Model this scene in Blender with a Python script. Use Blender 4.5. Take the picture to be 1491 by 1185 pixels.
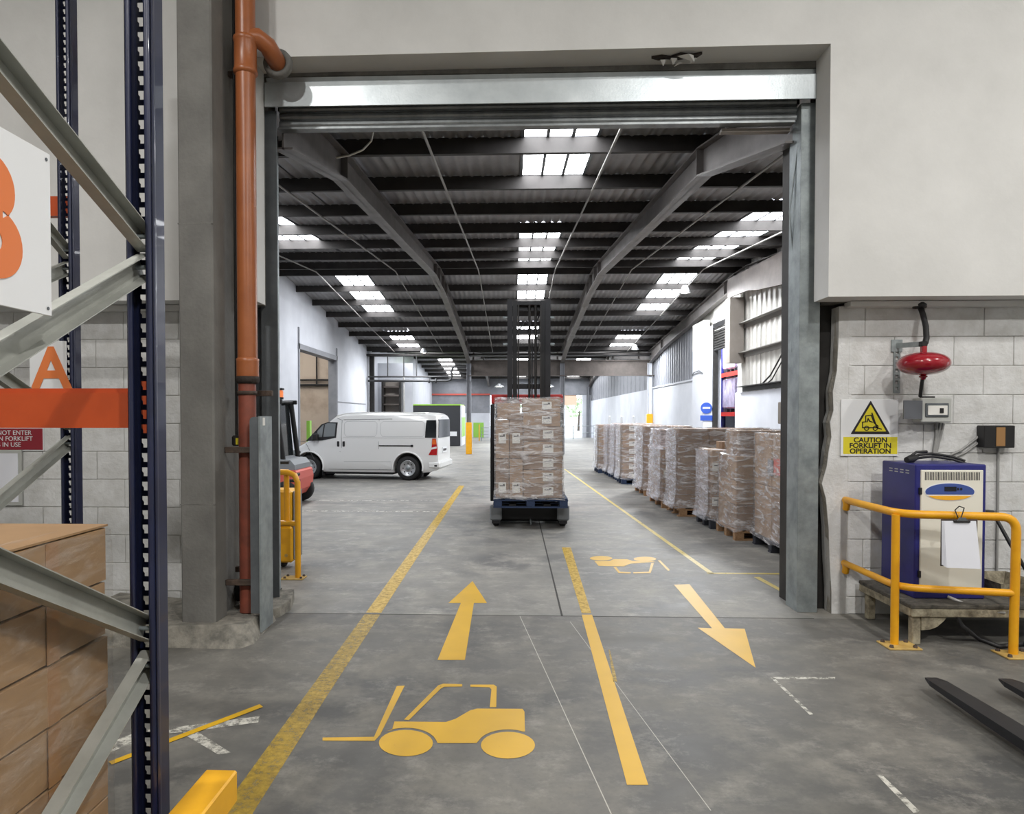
import bpy, bmesh, math, random
import numpy as np
from mathutils import Vector, Matrix, Euler
random.seed(11)
SC = bpy.context.scene
for o in list(bpy.data.objects): bpy.data.objects.remove(o)
COL = SC.collection

# ------------------------------------------------------------------ camera, world, exposure
FPX, CX, CY, VPX, HZ, EYE = 1000.0, 715.0, 626.0, 748.0, 606.0, 1.65
YAW = math.atan((VPX - CX) / FPX); PITCH = math.atan((CY - HZ) / FPX)
cam = bpy.data.cameras.new('camera'); camo = bpy.data.objects.new('camera', cam); COL.objects.link(camo)
cam.sensor_fit = 'HORIZONTAL'; cam.sensor_width = 36.0; cam.lens = FPX / 1491 * 36
cam.shift_x = (745.5 - CX) / 1491; cam.shift_y = (CY - 592.5) / 1491
cam.clip_start = 0.05; cam.clip_end = 400
camo.location = (0, 0, EYE); camo.rotation_euler = (math.pi / 2 - PITCH, 0, YAW)
SC.camera = camo
SC.view_settings.view_transform = 'Standard'; SC.view_settings.look = 'None'
SC.view_settings.gamma = 1.0; SC.view_settings.use_curve_mapping = False
SC.view_settings.exposure = 0.0
SC.cycles.max_bounces = 7; SC.cycles.diffuse_bounces = 4; SC.cycles.glossy_bounces = 3; SC.cycles.transparent_max_bounces = 10
SC.cycles.caustics_reflective = False; SC.cycles.caustics_refractive = False
w = bpy.data.worlds.new('overcast_sky'); SC.world = w; w.use_nodes = True
w.node_tree.nodes['Background'].inputs[0].default_value = (0.80, 0.90, 1.0, 1)
w.node_tree.nodes['Background'].inputs[1].default_value = 5.0
SKYLIGHT_STRENGTH = 19.0
HIGHBAY_NEAR = 212
HIGHBAY_FAR = 150

# ------------------------------------------------------------------ geometry of the place from the photograph
_f = np.array([-math.sin(YAW) * math.cos(PITCH), math.cos(YAW) * math.cos(PITCH), -math.sin(PITCH)])
_r = np.array([math.cos(YAW), math.sin(YAW), 0.0]); _u = np.cross(_r, _f); _C = np.array([0, 0, EYE])
def _ray(px, py): return _f * FPX + _r * (px - CX) + _u * (CY - py)
def fl(px, py, z=0.0):          # point at height z
    d = _ray(px, py); p = _C + d * ((z - EYE) / d[2]); return (float(p[0]), float(p[1]), float(p[2]))
def ay(px, py, Y):              # point in the plane y = Y
    d = _ray(px, py); p = _C + d * (Y / d[1]); return (float(p[0]), float(p[1]), float(p[2]))

# ------------------------------------------------------------------ materials
def lin(c):
    if isinstance(c, (int, float)): c = (c, c, c)
    return tuple((v / 255 / 12.92 if v / 255 <= 0.04045 else ((v / 255 + 0.055) / 1.055) ** 2.4) for v in c) + (1.0,)
MATS = {}
def mat(name, col, rough=0.6, metal=0.0, col2=None, vscale=4.0, bump=0.0, bscale=60.0, spec=0.5, stretch=(1, 1, 1), contrast=(0.35, 0.65), coat=0.0, world=False, alpha=None):
    m = bpy.data.materials.new(name); m.use_nodes = True; MATS[name] = m
    nt = m.node_tree; N = nt.nodes; L = nt.links; b = N['Principled BSDF']
    b.inputs['Base Color'].default_value = lin(col); b.inputs['Roughness'].default_value = rough
    b.inputs['Metallic'].default_value = metal; b.inputs['Specular IOR Level'].default_value = spec
    b.inputs['Coat Weight'].default_value = coat
    if col2 is not None or bump:
        if world:
            g = N.new('ShaderNodeNewGeometry'); src = g.outputs['Position']
        else:
            g = N.new('ShaderNodeTexCoord'); src = g.outputs['Object']
        mp = N.new('ShaderNodeMapping'); mp.inputs['Scale'].default_value = stretch; L.new(src, mp.inputs[0]); src = mp.outputs[0]
    if col2 is not None:
        n = N.new('ShaderNodeTexNoise'); n.inputs['Scale'].default_value = vscale; n.inputs['Detail'].default_value = 7; n.inputs['Roughness'].default_value = 0.62
        L.new(src, n.inputs['Vector'])
        r = N.new('ShaderNodeMapRange'); r.inputs[1].default_value, r.inputs[2].default_value = contrast; L.new(n.outputs[0], r.inputs[0])
        mx = N.new('ShaderNodeMix'); mx.data_type = 'RGBA'; mx.inputs[6].default_value = lin(col); mx.inputs[7].default_value = lin(col2)
        L.new(r.outputs[0], mx.inputs[0]); L.new(mx.outputs[2], b.inputs['Base Color'])
    if bump:
        n2 = N.new('ShaderNodeTexNoise'); n2.inputs['Scale'].default_value = bscale; n2.inputs['Detail'].default_value = 4; L.new(src, n2.inputs['Vector'])
        bp = N.new('ShaderNodeBump'); bp.inputs['Strength'].default_value = bump; bp.inputs['Distance'].default_value = 0.01
        L.new(n2.outputs[0], bp.inputs['Height']); L.new(bp.outputs[0], b.inputs['Normal'])
    if alpha is not None: b.inputs['Alpha'].default_value = alpha
    return m
def emis(name, col, s):
    m = bpy.data.materials.new(name); m.use_nodes = True; MATS[name] = m
    b = m.node_tree.nodes['Principled BSDF']; b.inputs['Base Color'].default_value = lin(col)
    b.inputs['Emission Color'].default_value = lin(col); b.inputs['Emission Strength'].default_value = s; return m

mat('plaster', (214, 214, 212), 0.75, col2=(203, 203, 201), vscale=1.3, bump=0.12, bscale=25, world=True)
mat('block_paint', (214, 215, 215), 0.7, col2=(196, 196, 194), vscale=7, bump=0.55, bscale=38, world=True)
mat('mortar', (196, 196, 192), 0.85, col2=(160, 158, 152), vscale=9, bump=0.5, bscale=60, world=True)
mat('raw_concrete', (122, 121, 117), 0.85, col2=(92, 91, 88), vscale=5, bump=0.5, bscale=45, world=True)
mat('raw_break', (178, 174, 166), 0.9, col2=(148, 144, 136), vscale=9, bump=0.8, bscale=40, world=True)
mat('dark_paint', (40, 40, 42), 0.6)
mat('pillar_concrete', (118, 117, 113), 0.8, col2=(98, 97, 94), vscale=2.2, bump=0.35, bscale=40, world=True)
mat('plinth_concrete', (150, 146, 136), 0.9, col2=(100, 98, 92), vscale=9, bump=0.9, bscale=30, world=True)
mat('galvanised', (160, 168, 170), 0.45, metal=0.4, col2=(128, 136, 138), vscale=6, bump=0.1, bscale=80)
mat('galvanised_bright', (205, 212, 215), 0.38, metal=0.7, col2=(180, 188, 192), vscale=2.5, bump=0.05, bscale=60)
mat('galvanised_dull', (112, 117, 121), 0.5, metal=0.55, col2=(94, 99, 103), vscale=4, bump=0.1, bscale=70)
mat('shutter_steel', (150, 155, 157), 0.4, metal=0.65, col2=(118, 122, 124), vscale=5)
mat('dark_steel', (52, 50, 48), 0.55, metal=0.3, col2=(38, 36, 35), vscale=6)
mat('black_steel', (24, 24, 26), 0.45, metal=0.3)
mat('black_rubber', (26, 26, 27), 0.8)
mat('black_plastic', (22, 22, 24), 0.5)
mat('rust_steel', (84, 70, 60), 0.75, metal=0.2, col2=(58, 48, 42), vscale=12, bump=0.4, bscale=60)
mat('pipe_orange', (160, 94, 54), 0.34, col2=(146, 84, 48), vscale=5)
mat('pipe_red', (142, 74, 56), 0.5, col2=(112, 62, 50), vscale=6)
mat('tar', (42, 34, 30), 0.8, bump=0.8, bscale=40)
mat('navy_paint', (30, 36, 66), 0.33, metal=0.1, col2=(26, 31, 56), vscale=8, coat=0.25)
mat('brace_steel', (172, 174, 168), 0.45, metal=0.25, col2=(156, 158, 152), vscale=8)
mat('beam_orange', (182, 74, 28), 0.45, col2=(168, 66, 22), vscale=5)
mat('sign_white', (226, 228, 230), 0.45)
mat('sign_orange', (222, 122, 64), 0.5)
mat('sign_red', (140, 28, 44), 0.5)
mat('sign_yellow', (216, 202, 44), 0.5)
mat('sign_black', (28, 24, 30), 0.5)
mat('sign_blue', (40, 76, 168), 0.5)
mat('carton', (166, 139, 113), 0.72, col2=(152, 126, 102), vscale=5, bump=0.06, bscale=60)
mat('carton_dark', (146, 120, 98), 0.75, col2=(132, 108, 88), vscale=5)
mat('carton_near', (156, 126, 92), 0.5, col2=(144, 115, 83), vscale=4)
mat('tape', (150, 112, 76), 0.3, spec=0.6)
mat('label_white', (222, 221, 216), 0.6)
mat('label_ink', (70, 68, 70), 0.7)
mat('pallet_wood', (176, 140, 104), 0.85, col2=(140, 108, 78), vscale=9, bump=0.4, bscale=50)
mat('pallet_blue', (38, 58, 92), 0.7, col2=(30, 42, 66), vscale=9)
mat('pallet_dark', (52, 54, 62), 0.75, col2=(40, 42, 50), vscale=9)
mat('safety_yellow', (232, 168, 22), 0.42, col2=(222, 156, 18), vscale=7, coat=0.15)
mat('guard_yellow', (236, 176, 34), 0.42, col2=(224, 164, 28), vscale=5)
mat('base_plate', (196, 164, 92), 0.6, col2=(170, 140, 80), vscale=14)
mat('charger_blue', (40, 42, 118), 0.38, col2=(34, 36, 104), vscale=3)
mat('charger_cream', (226, 224, 212), 0.45)
mat('panel_blue', (62, 84, 152), 0.35)
mat('panel_yellow', (236, 176, 48), 0.4)
mat('lcd', (20, 26, 40), 0.2)
mat('bench_wood', (168, 160, 138), 0.8, col2=(104, 96, 80), vscale=14, bump=0.6, bscale=50)
mat('bench_top', (96, 92, 84), 0.85, col2=(62, 60, 56), vscale=18, bump=0.5, bscale=40)
mat('red_gloss', (150, 16, 34), 0.22, coat=0.5)
mat('grey_plastic', (176, 178, 174), 0.5)
mat('smoked_plastic', (86, 88, 94), 0.25)
mat('cardboard_brown', (150, 112, 68), 0.6)
mat('paper', (226, 228, 236), 0.7)
mat('cable_black', (30, 30, 32), 0.55)
mat('cable_grey', (150, 150, 148), 0.55)
mat('roof_sheet', (146, 145, 147), 0.5, metal=0.3, col2=(122, 120, 120), vscale=1.2, world=True)
mat('purlin_steel', (58, 55, 54), 0.6, metal=0.25, col2=(44, 42, 41), vscale=3)
mat('rafter_steel', (116, 112, 110), 0.5, metal=0.3, col2=(98, 94, 92), vscale=3)
mat('beam_brown', (98, 90, 86), 0.6, metal=0.2, col2=(80, 74, 70), vscale=3)
mat('inner_white', (204, 207, 214), 0.7, col2=(190, 193, 201), vscale=0.8, world=True)
mat('clad_grey', (140, 142, 148), 0.6, metal=0.2, col2=(124, 126, 132), vscale=2)
mat('clad_white', (214, 212, 206), 0.6, col2=(198, 196, 190), vscale=2)
mat('clad_taupe', (150, 143, 136), 0.65, col2=(136, 129, 122), vscale=2)
mat('girt_grey', (140, 138, 134), 0.55, metal=0.2)
mat('beige_wall', (206, 190, 174), 0.8, col2=(176, 156, 138), vscale=1.1, contrast=(0.5, 0.75), world=True)
mat('van_paint', (226, 227, 226), 0.3, coat=0.6)
mat('van_crease_shade', (186, 187, 188), 0.5)  # greyer than the body: crease shade painted into the colour
mat('van_shadow_gap', (96, 97, 98), 0.6)
mat('tyre', (30, 30, 31), 0.8)
mat('rim', (176, 178, 180), 0.35, metal=0.7)
mat('glass_dark', (34, 38, 40), 0.08, spec=0.7)
mat('glass_pale', (120, 126, 128), 0.08, spec=0.7)
mat('tail_red', (176, 18, 24), 0.2, coat=0.4)
mat('tail_amber', (230, 110, 40), 0.2, coat=0.4)
mat('truck_red', (188, 44, 40), 0.4, coat=0.2)
mat('truck_grey', (120, 124, 128), 0.5)
mat('truck_coral', (196, 88, 76), 0.45)
mat('truck_dark', (34, 34, 38), 0.5, metal=0.2, col2=(26, 26, 30), vscale=6)
mat('booth_black', (44, 46, 50), 0.6)
mat('lime', (150, 200, 60), 0.5)
mat('green_door', (140, 190, 76), 0.5)
mat('rack_red', (226, 66, 56), 0.45)
mat('wrapped_lilac', (206, 202, 224), 0.5, col2=(150, 144, 168), vscale=3, bump=0.5, bscale=20)
mat('lamp_shade', (200, 202, 206), 0.4, metal=0.4)
emis('lamp_glow', (255, 248, 236), 22)
emis('skylight', (250, 252, 255), SKYLIGHT_STRENGTH)
emis('side_room_glow', (255, 252, 246), 5.0)  # glow of panes added out of view to light the side room
emis('beacon', (240, 130, 70), 0.3)
mat('outdoor_ground', (190, 192, 192), 0.8, col2=(170, 172, 172), vscale=0.5, world=True)
mat('orange_haze', (240, 205, 180), 0.7)
mat('foliage_hazed', (190, 200, 170), 0.8, col2=(160, 176, 140), vscale=5)  # leaf green paled, outdoor haze painted into the colour
mat('joint_dark', (58, 57, 55), 0.9)
mat('scuff_pale', (176, 174, 166), 0.8)

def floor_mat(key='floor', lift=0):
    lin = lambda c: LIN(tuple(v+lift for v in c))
    m = bpy.data.materials.new('concrete_' + key); m.use_nodes = True; MATS[key] = m
    nt = m.node_tree; N = nt.nodes; L = nt.links; b = N['Principled BSDF']
    g = N.new('ShaderNodeNewGeometry')
    def noise(scale, detail, stretch, rough=0.6):
        mp = N.new('ShaderNodeMapping'); mp.inputs['Scale'].default_value = stretch; L.new(g.outputs['Position'], mp.inputs[0])
        n = N.new('ShaderNodeTexNoise'); n.inputs['Scale'].default_value = scale; n.inputs['Detail'].default_value = detail; n.inputs['Roughness'].default_value = rough
        L.new(mp.outputs[0], n.inputs['Vector']); return n.outputs[0]
    def rng(src, a, c, lo=0.0, hi=1.0):
        r = N.new('ShaderNodeMapRange'); r.inputs[1].default_value = a; r.inputs[2].default_value = c; r.inputs[3].default_value = lo; r.inputs[4].default_value = hi
        L.new(src, r.inputs[0]); return r.outputs[0]
    def mixc(fac, a, c, mode='MIX'):
        mx = N.new('ShaderNodeMix'); mx.data_type = 'RGBA'; mx.blend_type = mode
        if isinstance(fac, float): mx.inputs[0].default_value = fac
        else: L.new(fac, mx.inputs[0])
        for k, v in ((6, a), (7, c)):
            if isinstance(v, tuple): mx.inputs[k].default_value = v
            else: L.new(v, mx.inputs[k])
        return mx.outputs[2]
    big = noise(0.55, 5, (1, 1, 1)); mid = noise(1.9, 9, (1, 1.15, 1), 0.72); fine = noise(26, 6, (1, 1, 1), 0.7)
    streak = noise(3.4, 9, (1, 1.25, 1), 0.78); blot = noise(1.1, 4, (1, 1, 1))
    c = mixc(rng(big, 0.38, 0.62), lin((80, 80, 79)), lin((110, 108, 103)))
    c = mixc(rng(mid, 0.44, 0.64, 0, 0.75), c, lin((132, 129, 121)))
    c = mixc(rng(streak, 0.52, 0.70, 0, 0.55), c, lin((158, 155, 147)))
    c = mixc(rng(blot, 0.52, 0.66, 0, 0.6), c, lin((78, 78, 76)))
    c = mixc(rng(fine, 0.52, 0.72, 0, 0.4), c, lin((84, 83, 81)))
    b.inputs['Specular IOR Level'].default_value = 0.4
    L.new(c, b.inputs['Base Color'])
    L.new(rng(mid, 0.3, 0.7, 0.46, 0.66), b.inputs['Roughness'])
    bp = N.new('ShaderNodeBump'); bp.inputs['Strength'].default_value = 0.12; bp.inputs['Distance'].default_value = 0.004
    L.new(fine, bp.inputs['Height']); L.new(bp.outputs[0], b.inputs['Normal'])
LIN = lin
floor_mat('floor', -4); floor_mat('floor_hall_lit', 20)  # hall copy is lifted: the hall's brighter light painted into the concrete

def paint_mat(name, col, wear_lo, wear_hi, scale=14):
    """floor paint worn away in flakes: where it is gone the concrete below shows"""
    m = bpy.data.materials.new(name); m.use_nodes = True; MATS[name] = m
    nt = m.node_tree; N = nt.nodes; L = nt.links; b = N['Principled BSDF']
    b.inputs['Roughness'].default_value = 0.45
    g = N.new('ShaderNodeNewGeometry')
    n = N.new('ShaderNodeTexNoise'); n.inputs['Scale'].default_value = scale; n.inputs['Detail'].default_value = 9; n.inputs['Roughness'].default_value = 0.72
    L.new(g.outputs['Position'], n.inputs['Vector'])
    n2 = N.new('ShaderNodeTexNoise'); n2.inputs['Scale'].default_value = 3; n2.inputs['Detail'].default_value = 5; L.new(g.outputs['Position'], n2.inputs['Vector'])
    mx = N.new('ShaderNodeMix'); mx.data_type = 'RGBA'; mx.inputs[6].default_value = lin(col); mx.inputs[7].default_value = lin(tuple(int(v * 0.86) for v in col))
    L.new(n2.outputs[0], mx.inputs[0]); L.new(mx.outputs[2], b.inputs['Base Color'])
    r = N.new('ShaderNodeMapRange'); r.inputs[1].default_value = wear_lo; r.inputs[2].default_value = wear_hi; r.inputs[3].default_value = 1; r.inputs[4].default_value = 0
    L.new(n.outputs[0], r.inputs[0]); L.new(r.outputs[0], b.inputs['Alpha'])
paint_mat('paint_fresh', (214, 168, 22), 0.66, 0.76, 24)
paint_mat('paint_worn', (202, 164, 44), 0.44, 0.84, 22)
paint_mat('paint_faded', (186, 154, 50), 0.34, 0.80, 22)
paint_mat('paint_thin', (206, 184, 96), 0.56, 0.72)
paint_mat('paint_white', (200, 198, 188), 0.44, 0.60)

def film_mat(name, cover, tint):
    """clear stretch film: mostly see-through, glossy, with crinkles"""
    m = bpy.data.materials.new(name); m.use_nodes = True; MATS[name] = m
    nt = m.node_tree; N = nt.nodes; L = nt.links
    for n in list(N): N.remove(n)
    out = N.new('ShaderNodeOutputMaterial'); tr = N.new('ShaderNodeBsdfTransparent'); tr.inputs[0].default_value = (0.97, 0.97, 0.97, 1)
    p = N.new('ShaderNodeBsdfPrincipled'); p.inputs['Base Color'].default_value = lin(tint); p.inputs['Roughness'].default_value = 0.12; p.inputs['Specular IOR Level'].default_value = 1.0
    tc = N.new('ShaderNodeTexCoord'); mp = N.new('ShaderNodeMapping'); mp.inputs['Scale'].default_value = (1, 1, 4.5); L.new(tc.outputs['Object'], mp.inputs[0])
    n1 = N.new('ShaderNodeTexNoise'); n1.inputs['Scale'].default_value = 3.5; n1.inputs['Detail'].default_value = 7; n1.inputs['Roughness'].default_value = 0.68; n1.inputs['Distortion'].default_value = 0.8; L.new(mp.outputs[0], n1.inputs['Vector'])
    bp = N.new('ShaderNodeBump'); bp.inputs['Strength'].default_value = 0.9; bp.inputs['Distance'].default_value = 0.03; L.new(n1.outputs[0], bp.inputs['Height']); L.new(bp.outputs[0], p.inputs['Normal'])
    r = N.new('ShaderNodeMapRange'); r.inputs[1].default_value = 0.46; r.inputs[2].default_value = 0.74; r.inputs[3].default_value = cover * 0.35; r.inputs[4].default_value = min(1, cover * 2.6); L.new(n1.outputs[0], r.inputs[0])
    mx = N.new('ShaderNodeMixShader'); L.new(r.outputs[0], mx.inputs[0]); L.new(tr.outputs[0], mx.inputs[1]); L.new(p.outputs[0], mx.inputs[2]); L.new(mx.outputs[0], out.inputs[0])
film_mat('film', 0.42, (232, 230, 232))
film_mat('film_clear', 0.14, (220, 214, 206))
film_mat('film_thick_sheen', 0.9, (238, 238, 248))  # dense film with its bright sheen painted into the tint

# ------------------------------------------------------------------ mesh helpers
OFF = {}
class MB:
    def __init__(s): s.v = []; s.f = []; s.sm = []
    def add(s, vs, fs, smooth=False):
        b = len(s.v); s.v += [tuple(map(float, p)) for p in vs]
        for f in fs: s.f.append(tuple(b + i for i in f)); s.sm.append(smooth)
        return s
    def box(s, x0, x1, y0, y1, z0, z1):
        if x0 > x1: x0, x1 = x1, x0
        if y0 > y1: y0, y1 = y1, y0
        if z0 > z1: z0, z1 = z1, z0
        return s.add([(x0,y0,z0),(x1,y0,z0),(x1,y1,z0),(x0,y1,z0),(x0,y0,z1),(x1,y0,z1),(x1,y1,z1),(x0,y1,z1)],
                     [(3,2,1,0),(4,5,6,7),(0,1,5,4),(1,2,6,5),(2,3,7,6),(3,0,4,7)])
    def bev(s, x0, x1, y0, y1, z0, z1, c=0.01):
        """box with chamfered edges"""
        vs = []; idx = {}
        for i, (xa, sx) in enumerate(((x0, 1), (x1, -1))):
            for j, (ya, sy) in enumerate(((y0, 1), (y1, -1))):
                for k, (za, sz) in enumerate(((z0, 1), (z1, -1))):
                    idx[i,j,k] = len(vs); vs += [(xa, ya+sy*c, za+sz*c), (xa+sx*c, ya, za+sz*c), (xa+sx*c, ya+sy*c, za)]
        I = lambda i,j,k,a: idx[i,j,k] + a
        fs = [(I(0,0,0,0),I(0,0,1,0),I(0,1,1,0),I(0,1,0,0)), (I(1,0,0,0),I(1,1,0,0),I(1,1,1,0),I(1,0,1,0)),
              (I(0,0,0,1),I(1,0,0,1),I(1,0,1,1),I(0,0,1,1)), (I(0,1,0,1),I(0,1,1,1),I(1,1,1,1),I(1,1,0,1)),
              (I(0,0,0,2),I(0,1,0,2),I(1,1,0,2),I(1,0,0,2)), (I(0,0,1,2),I(1,0,1,2),I(1,1,1,2),I(0,1,1,2))]
        for k in (0,1):
            for j in (0,1): fs.append((I(0,j,k,1),I(0,j,k,2),I(1,j,k,2),I(1,j,k,1)))
            for i in (0,1): fs.append((I(i,0,k,0),I(i,0,k,2),I(i,1,k,2),I(i,1,k,0)))
        for i in (0,1):
            for j in (0,1): fs.append((I(i,j,0,0),I(i,j,0,1),I(i,j,1,1),I(i,j,1,0)))
        for i in (0,1):
            for j in (0,1):
                for k in (0,1): fs.append((I(i,j,k,0),I(i,j,k,1),I(i,j,k,2)))
        return s.add(vs, fs)
    def prism(s, poly, axis, a, b):
        """polygon of (u,v) extruded along axis from a to b; x: (y,z), y: (x,z), z: (x,y)"""
        n = len(poly)
        P = {'x': lambda u, v, t: (t, u, v), 'y': lambda u, v, t: (u, t, v), 'z': lambda u, v, t: (u, v, t)}[axis]
        vs = [P(u, v, a) for u, v in poly] + [P(u, v, b) for u, v in poly]
        return s.add(vs, [tuple(range(n)), tuple(range(2*n-1, n-1, -1))] + [(i, (i+1) % n, n+(i+1) % n, n+i) for i in range(n)])
    def cyl(s, p0, p1, r0, r1=None, n=12, caps=True):
        r1 = r0 if r1 is None else r1; p0 = Vector(p0); p1 = Vector(p1); d = (p1-p0).normalized()
        a = Vector((0,0,1)) if abs(d.z) < 0.9 else Vector((1,0,0)); u = d.cross(a).normalized(); v = d.cross(u)
        vs = []
        for p, r in ((p0, r0), (p1, r1)):
            for i in range(n):
                t = 2*math.pi*i/n; vs.append(p + u*math.cos(t)*r + v*math.sin(t)*r)
        s.add(vs, [(i, (i+1) % n, n+(i+1) % n, n+i) for i in range(n)], True)
        if caps:
            s.add(vs[:n], [tuple(range(n-1, -1, -1))]); s.add(vs[n:], [tuple(range(n))])
        return s
    def tube(s, pts, r, n=8, caps=True):
        pts = [Vector(p) for p in pts]; rings = []; u = None
        for i, p in enumerate(pts):
            d = (pts[min(i+1, len(pts)-1)] - pts[max(i-1, 0)]).normalized()
            if u is None:
                a = Vector((0,0,1)) if abs(d.z) < 0.9 else Vector((1,0,0)); u = d.cross(a).normalized()
            u = (u - d*u.dot(d)).normalized(); v = d.cross(u); rr = r[i] if isinstance(r, (list, tuple)) else r
            rings.append([p + u*math.cos(2*math.pi*k/n)*rr + v*math.sin(2*math.pi*k/n)*rr for k in range(n)])
        vs = [q for ring in rings for q in ring]
        fs = [(i*n+k, i*n+(k+1) % n, (i+1)*n+(k+1) % n, (i+1)*n+k) for i in range(len(pts)-1) for k in range(n)]
        s.add(vs, fs, True)
        if caps:
            s.add(rings[0], [tuple(range(n-1,-1,-1))]); s.add(rings[-1], [tuple(range(n))])
        return s
    def lathe(s, prof, c, axis='z', n=20):
        """profile [(radius, along)] turned about an axis through c"""
        vs = []; m = len(prof)
        for i in range(n):
            t = 2*math.pi*i/n; ct, st = math.cos(t), math.sin(t)
            for r, h in prof:
                p = {'z': (r*ct, r*st, h), 'y': (r*ct, h, r*st), 'x': (h, r*ct, r*st)}[axis]
                vs.append((c[0]+p[0], c[1]+p[1], c[2]+p[2]))
        return s.add(vs, [(i*m+k, i*m+k+1, ((i+1) % n)*m+k+1, ((i+1) % n)*m+k) for i in range(n) for k in range(m-1)], True)
    def build(s, name, material, parent=None, world=True):
        vs = np.array(s.v, float); loc = Vector((0,0,0))
        if parent is not None:
            if world: vs = vs - np.array(OFF.get(parent.name, (0,0,0)))
        else:
            lo, hi = vs.min(0), vs.max(0); loc = Vector(((lo[0]+hi[0])/2, (lo[1]+hi[1])/2, lo[2])); vs = vs - np.array(loc)
        me = bpy.data.meshes.new(name); me.from_pydata(vs.tolist(), [], s.f); me.update()
        bm = bmesh.new(); bm.from_mesh(me); bmesh.ops.recalc_face_normals(bm, faces=bm.faces); bm.to_mesh(me); bm.free()
        me.polygons.foreach_set('use_smooth', s.sm)
        me.materials.append(MATS[material]); o = bpy.data.objects.new(name, me); COL.objects.link(o)
        if parent is not None:
            o.parent = parent; OFF[o.name] = OFF.get(parent.name, (0,0,0)) if world else (0,0,0)
        else:
            o.location = loc; OFF[o.name] = tuple(loc)
        return o
def tag(o, label=None, cat=None, group=None, kind=None):
    if label: o['label'] = label
    if cat: o['category'] = cat
    if group: o['group'] = group
    if kind: o['kind'] = kind
    return o
def thing(name, label, cat, loc=(0,0,0), rz=0.0, group=None, kind=None):
    o = bpy.data.objects.new(name, None); COL.objects.link(o); o.location = loc; o.rotation_euler = (0,0,rz); o.empty_display_size = 0.1
    OFF[o.name] = tuple(loc)
    return tag(o, label, cat, group, kind)
def struct(name, label=None, loc=(0,0,0)):
    return thing(name, label, None, loc, kind='structure')
def inst(name, src, parent, loc, rot=(0,0,0), scale=(1,1,1), material=None):
    """another object on the same mesh (loc in the parent's frame)"""
    o = bpy.data.objects.new(name, src.data if hasattr(src, 'data') else src); COL.objects.link(o)
    o.location = loc; o.rotation_euler = rot; o.scale = scale
    if parent is not None: o.parent = parent
    return o
def mesh_of(mb, material, name='piece'):
    me = bpy.data.meshes.new(name); me.from_pydata(mb.v, [], mb.f); me.update()
    bm = bmesh.new(); bm.from_mesh(me); bmesh.ops.recalc_face_normals(bm, faces=bm.faces); bm.to_mesh(me); bm.free()
    me.polygons.foreach_set('use_smooth', mb.sm); me.materials.append(MATS[material]); return me
def text(body, size, material, parent, loc, rot, align='CENTER', name='lettering', ext=0.0008, space=1.0, width=1.0, spacing=1.0, bold=0.0):
    c = bpy.data.curves.new(name, 'FONT'); c.body = body; c.size = size; c.align_x = align; c.align_y = 'CENTER'; c.extrude = ext
    c.space_line = space; c.space_character = spacing; c.resolution_u = 8; c.materials.append(MATS[material]); o = bpy.data.objects.new(name, c); COL.objects.link(o)
    c.offset = bold
    bpy.context.view_layer.update(); me = bpy.data.meshes.new_from_object(o.evaluated_get(bpy.context.evaluated_depsgraph_get())); bpy.data.objects.remove(o); bpy.data.curves.remove(c)
    o = bpy.data.objects.new(name, me); COL.objects.link(o)
    o.parent = parent; off = OFF.get(parent.name, (0,0,0)); o.location = tuple(loc[i]-off[i] for i in range(3)); o.rotation_euler = rot; o.scale = (width, 1, 1)
    return o
def arc(c, r, a0, a1, n, plane='xy', z=0):
    out = []
    for i in range(n+1):
        t = math.radians(a0 + (a1-a0)*i/n); u, v = c[0]+r*math.cos(t), c[1]+r*math.sin(t)
        out.append((u, v))
    return out
FRONT = (math.pi/2, 0, 0)       # text that faces the camera

# ================================================================== THE SETTING
# floor
fo = MB().box(-12, 12, -8, 5.66, -0.2, 0).build('floor', 'floor'); tag(fo, 'grey worn concrete floor of the front room up to the door joint', kind='structure')
fh = MB().box(-12, 12, 5.66, 54, -0.2, 0).build('floor_hall_lit', 'floor_hall_lit'); tag(fh, 'concrete hall floor beyond the doorway, its brighter light painted into the colour', kind='structure')
def strip(p, q, wd, z=0.0006, name='saw_cut', m='joint_dark', parent=fo):
    p = Vector((p[0], p[1], 0)); q = Vector((q[0], q[1], 0)); d = (q-p).normalized(); n = Vector((-d.y, d.x, 0)) * wd/2
    b = MB(); b.add([p-n, q-n, q+n, p+n], [(0,1,2,3)]); b.v = [(x, y, z) for x, y, _ in b.v]
    return b.build(name, m, parent)
strip((-2.0, 5.665), (2.45, 5.655), 0.014)
strip((0.40, 5.66), (0.40, 16), 0.016)
strip(fl(757, 897), fl(890, 1185), 0.005, name='scratch', m='scuff_pale')
strip(fl(1035, 1180), fl(830, 905), 0.004, name='scratch', m='scuff_pale')
strip((-6.2, 17.0), (6, 17.0), 0.014)
strip((-6.2, 12.9), (6, 12.9), 0.012)
g = MB().box(-40, 40, 54.0, 120, -0.25, -0.03).build('outdoor_yard', 'outdoor_ground'); tag(g, 'pale concrete yard outside the far end of the building', kind='structure')

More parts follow.
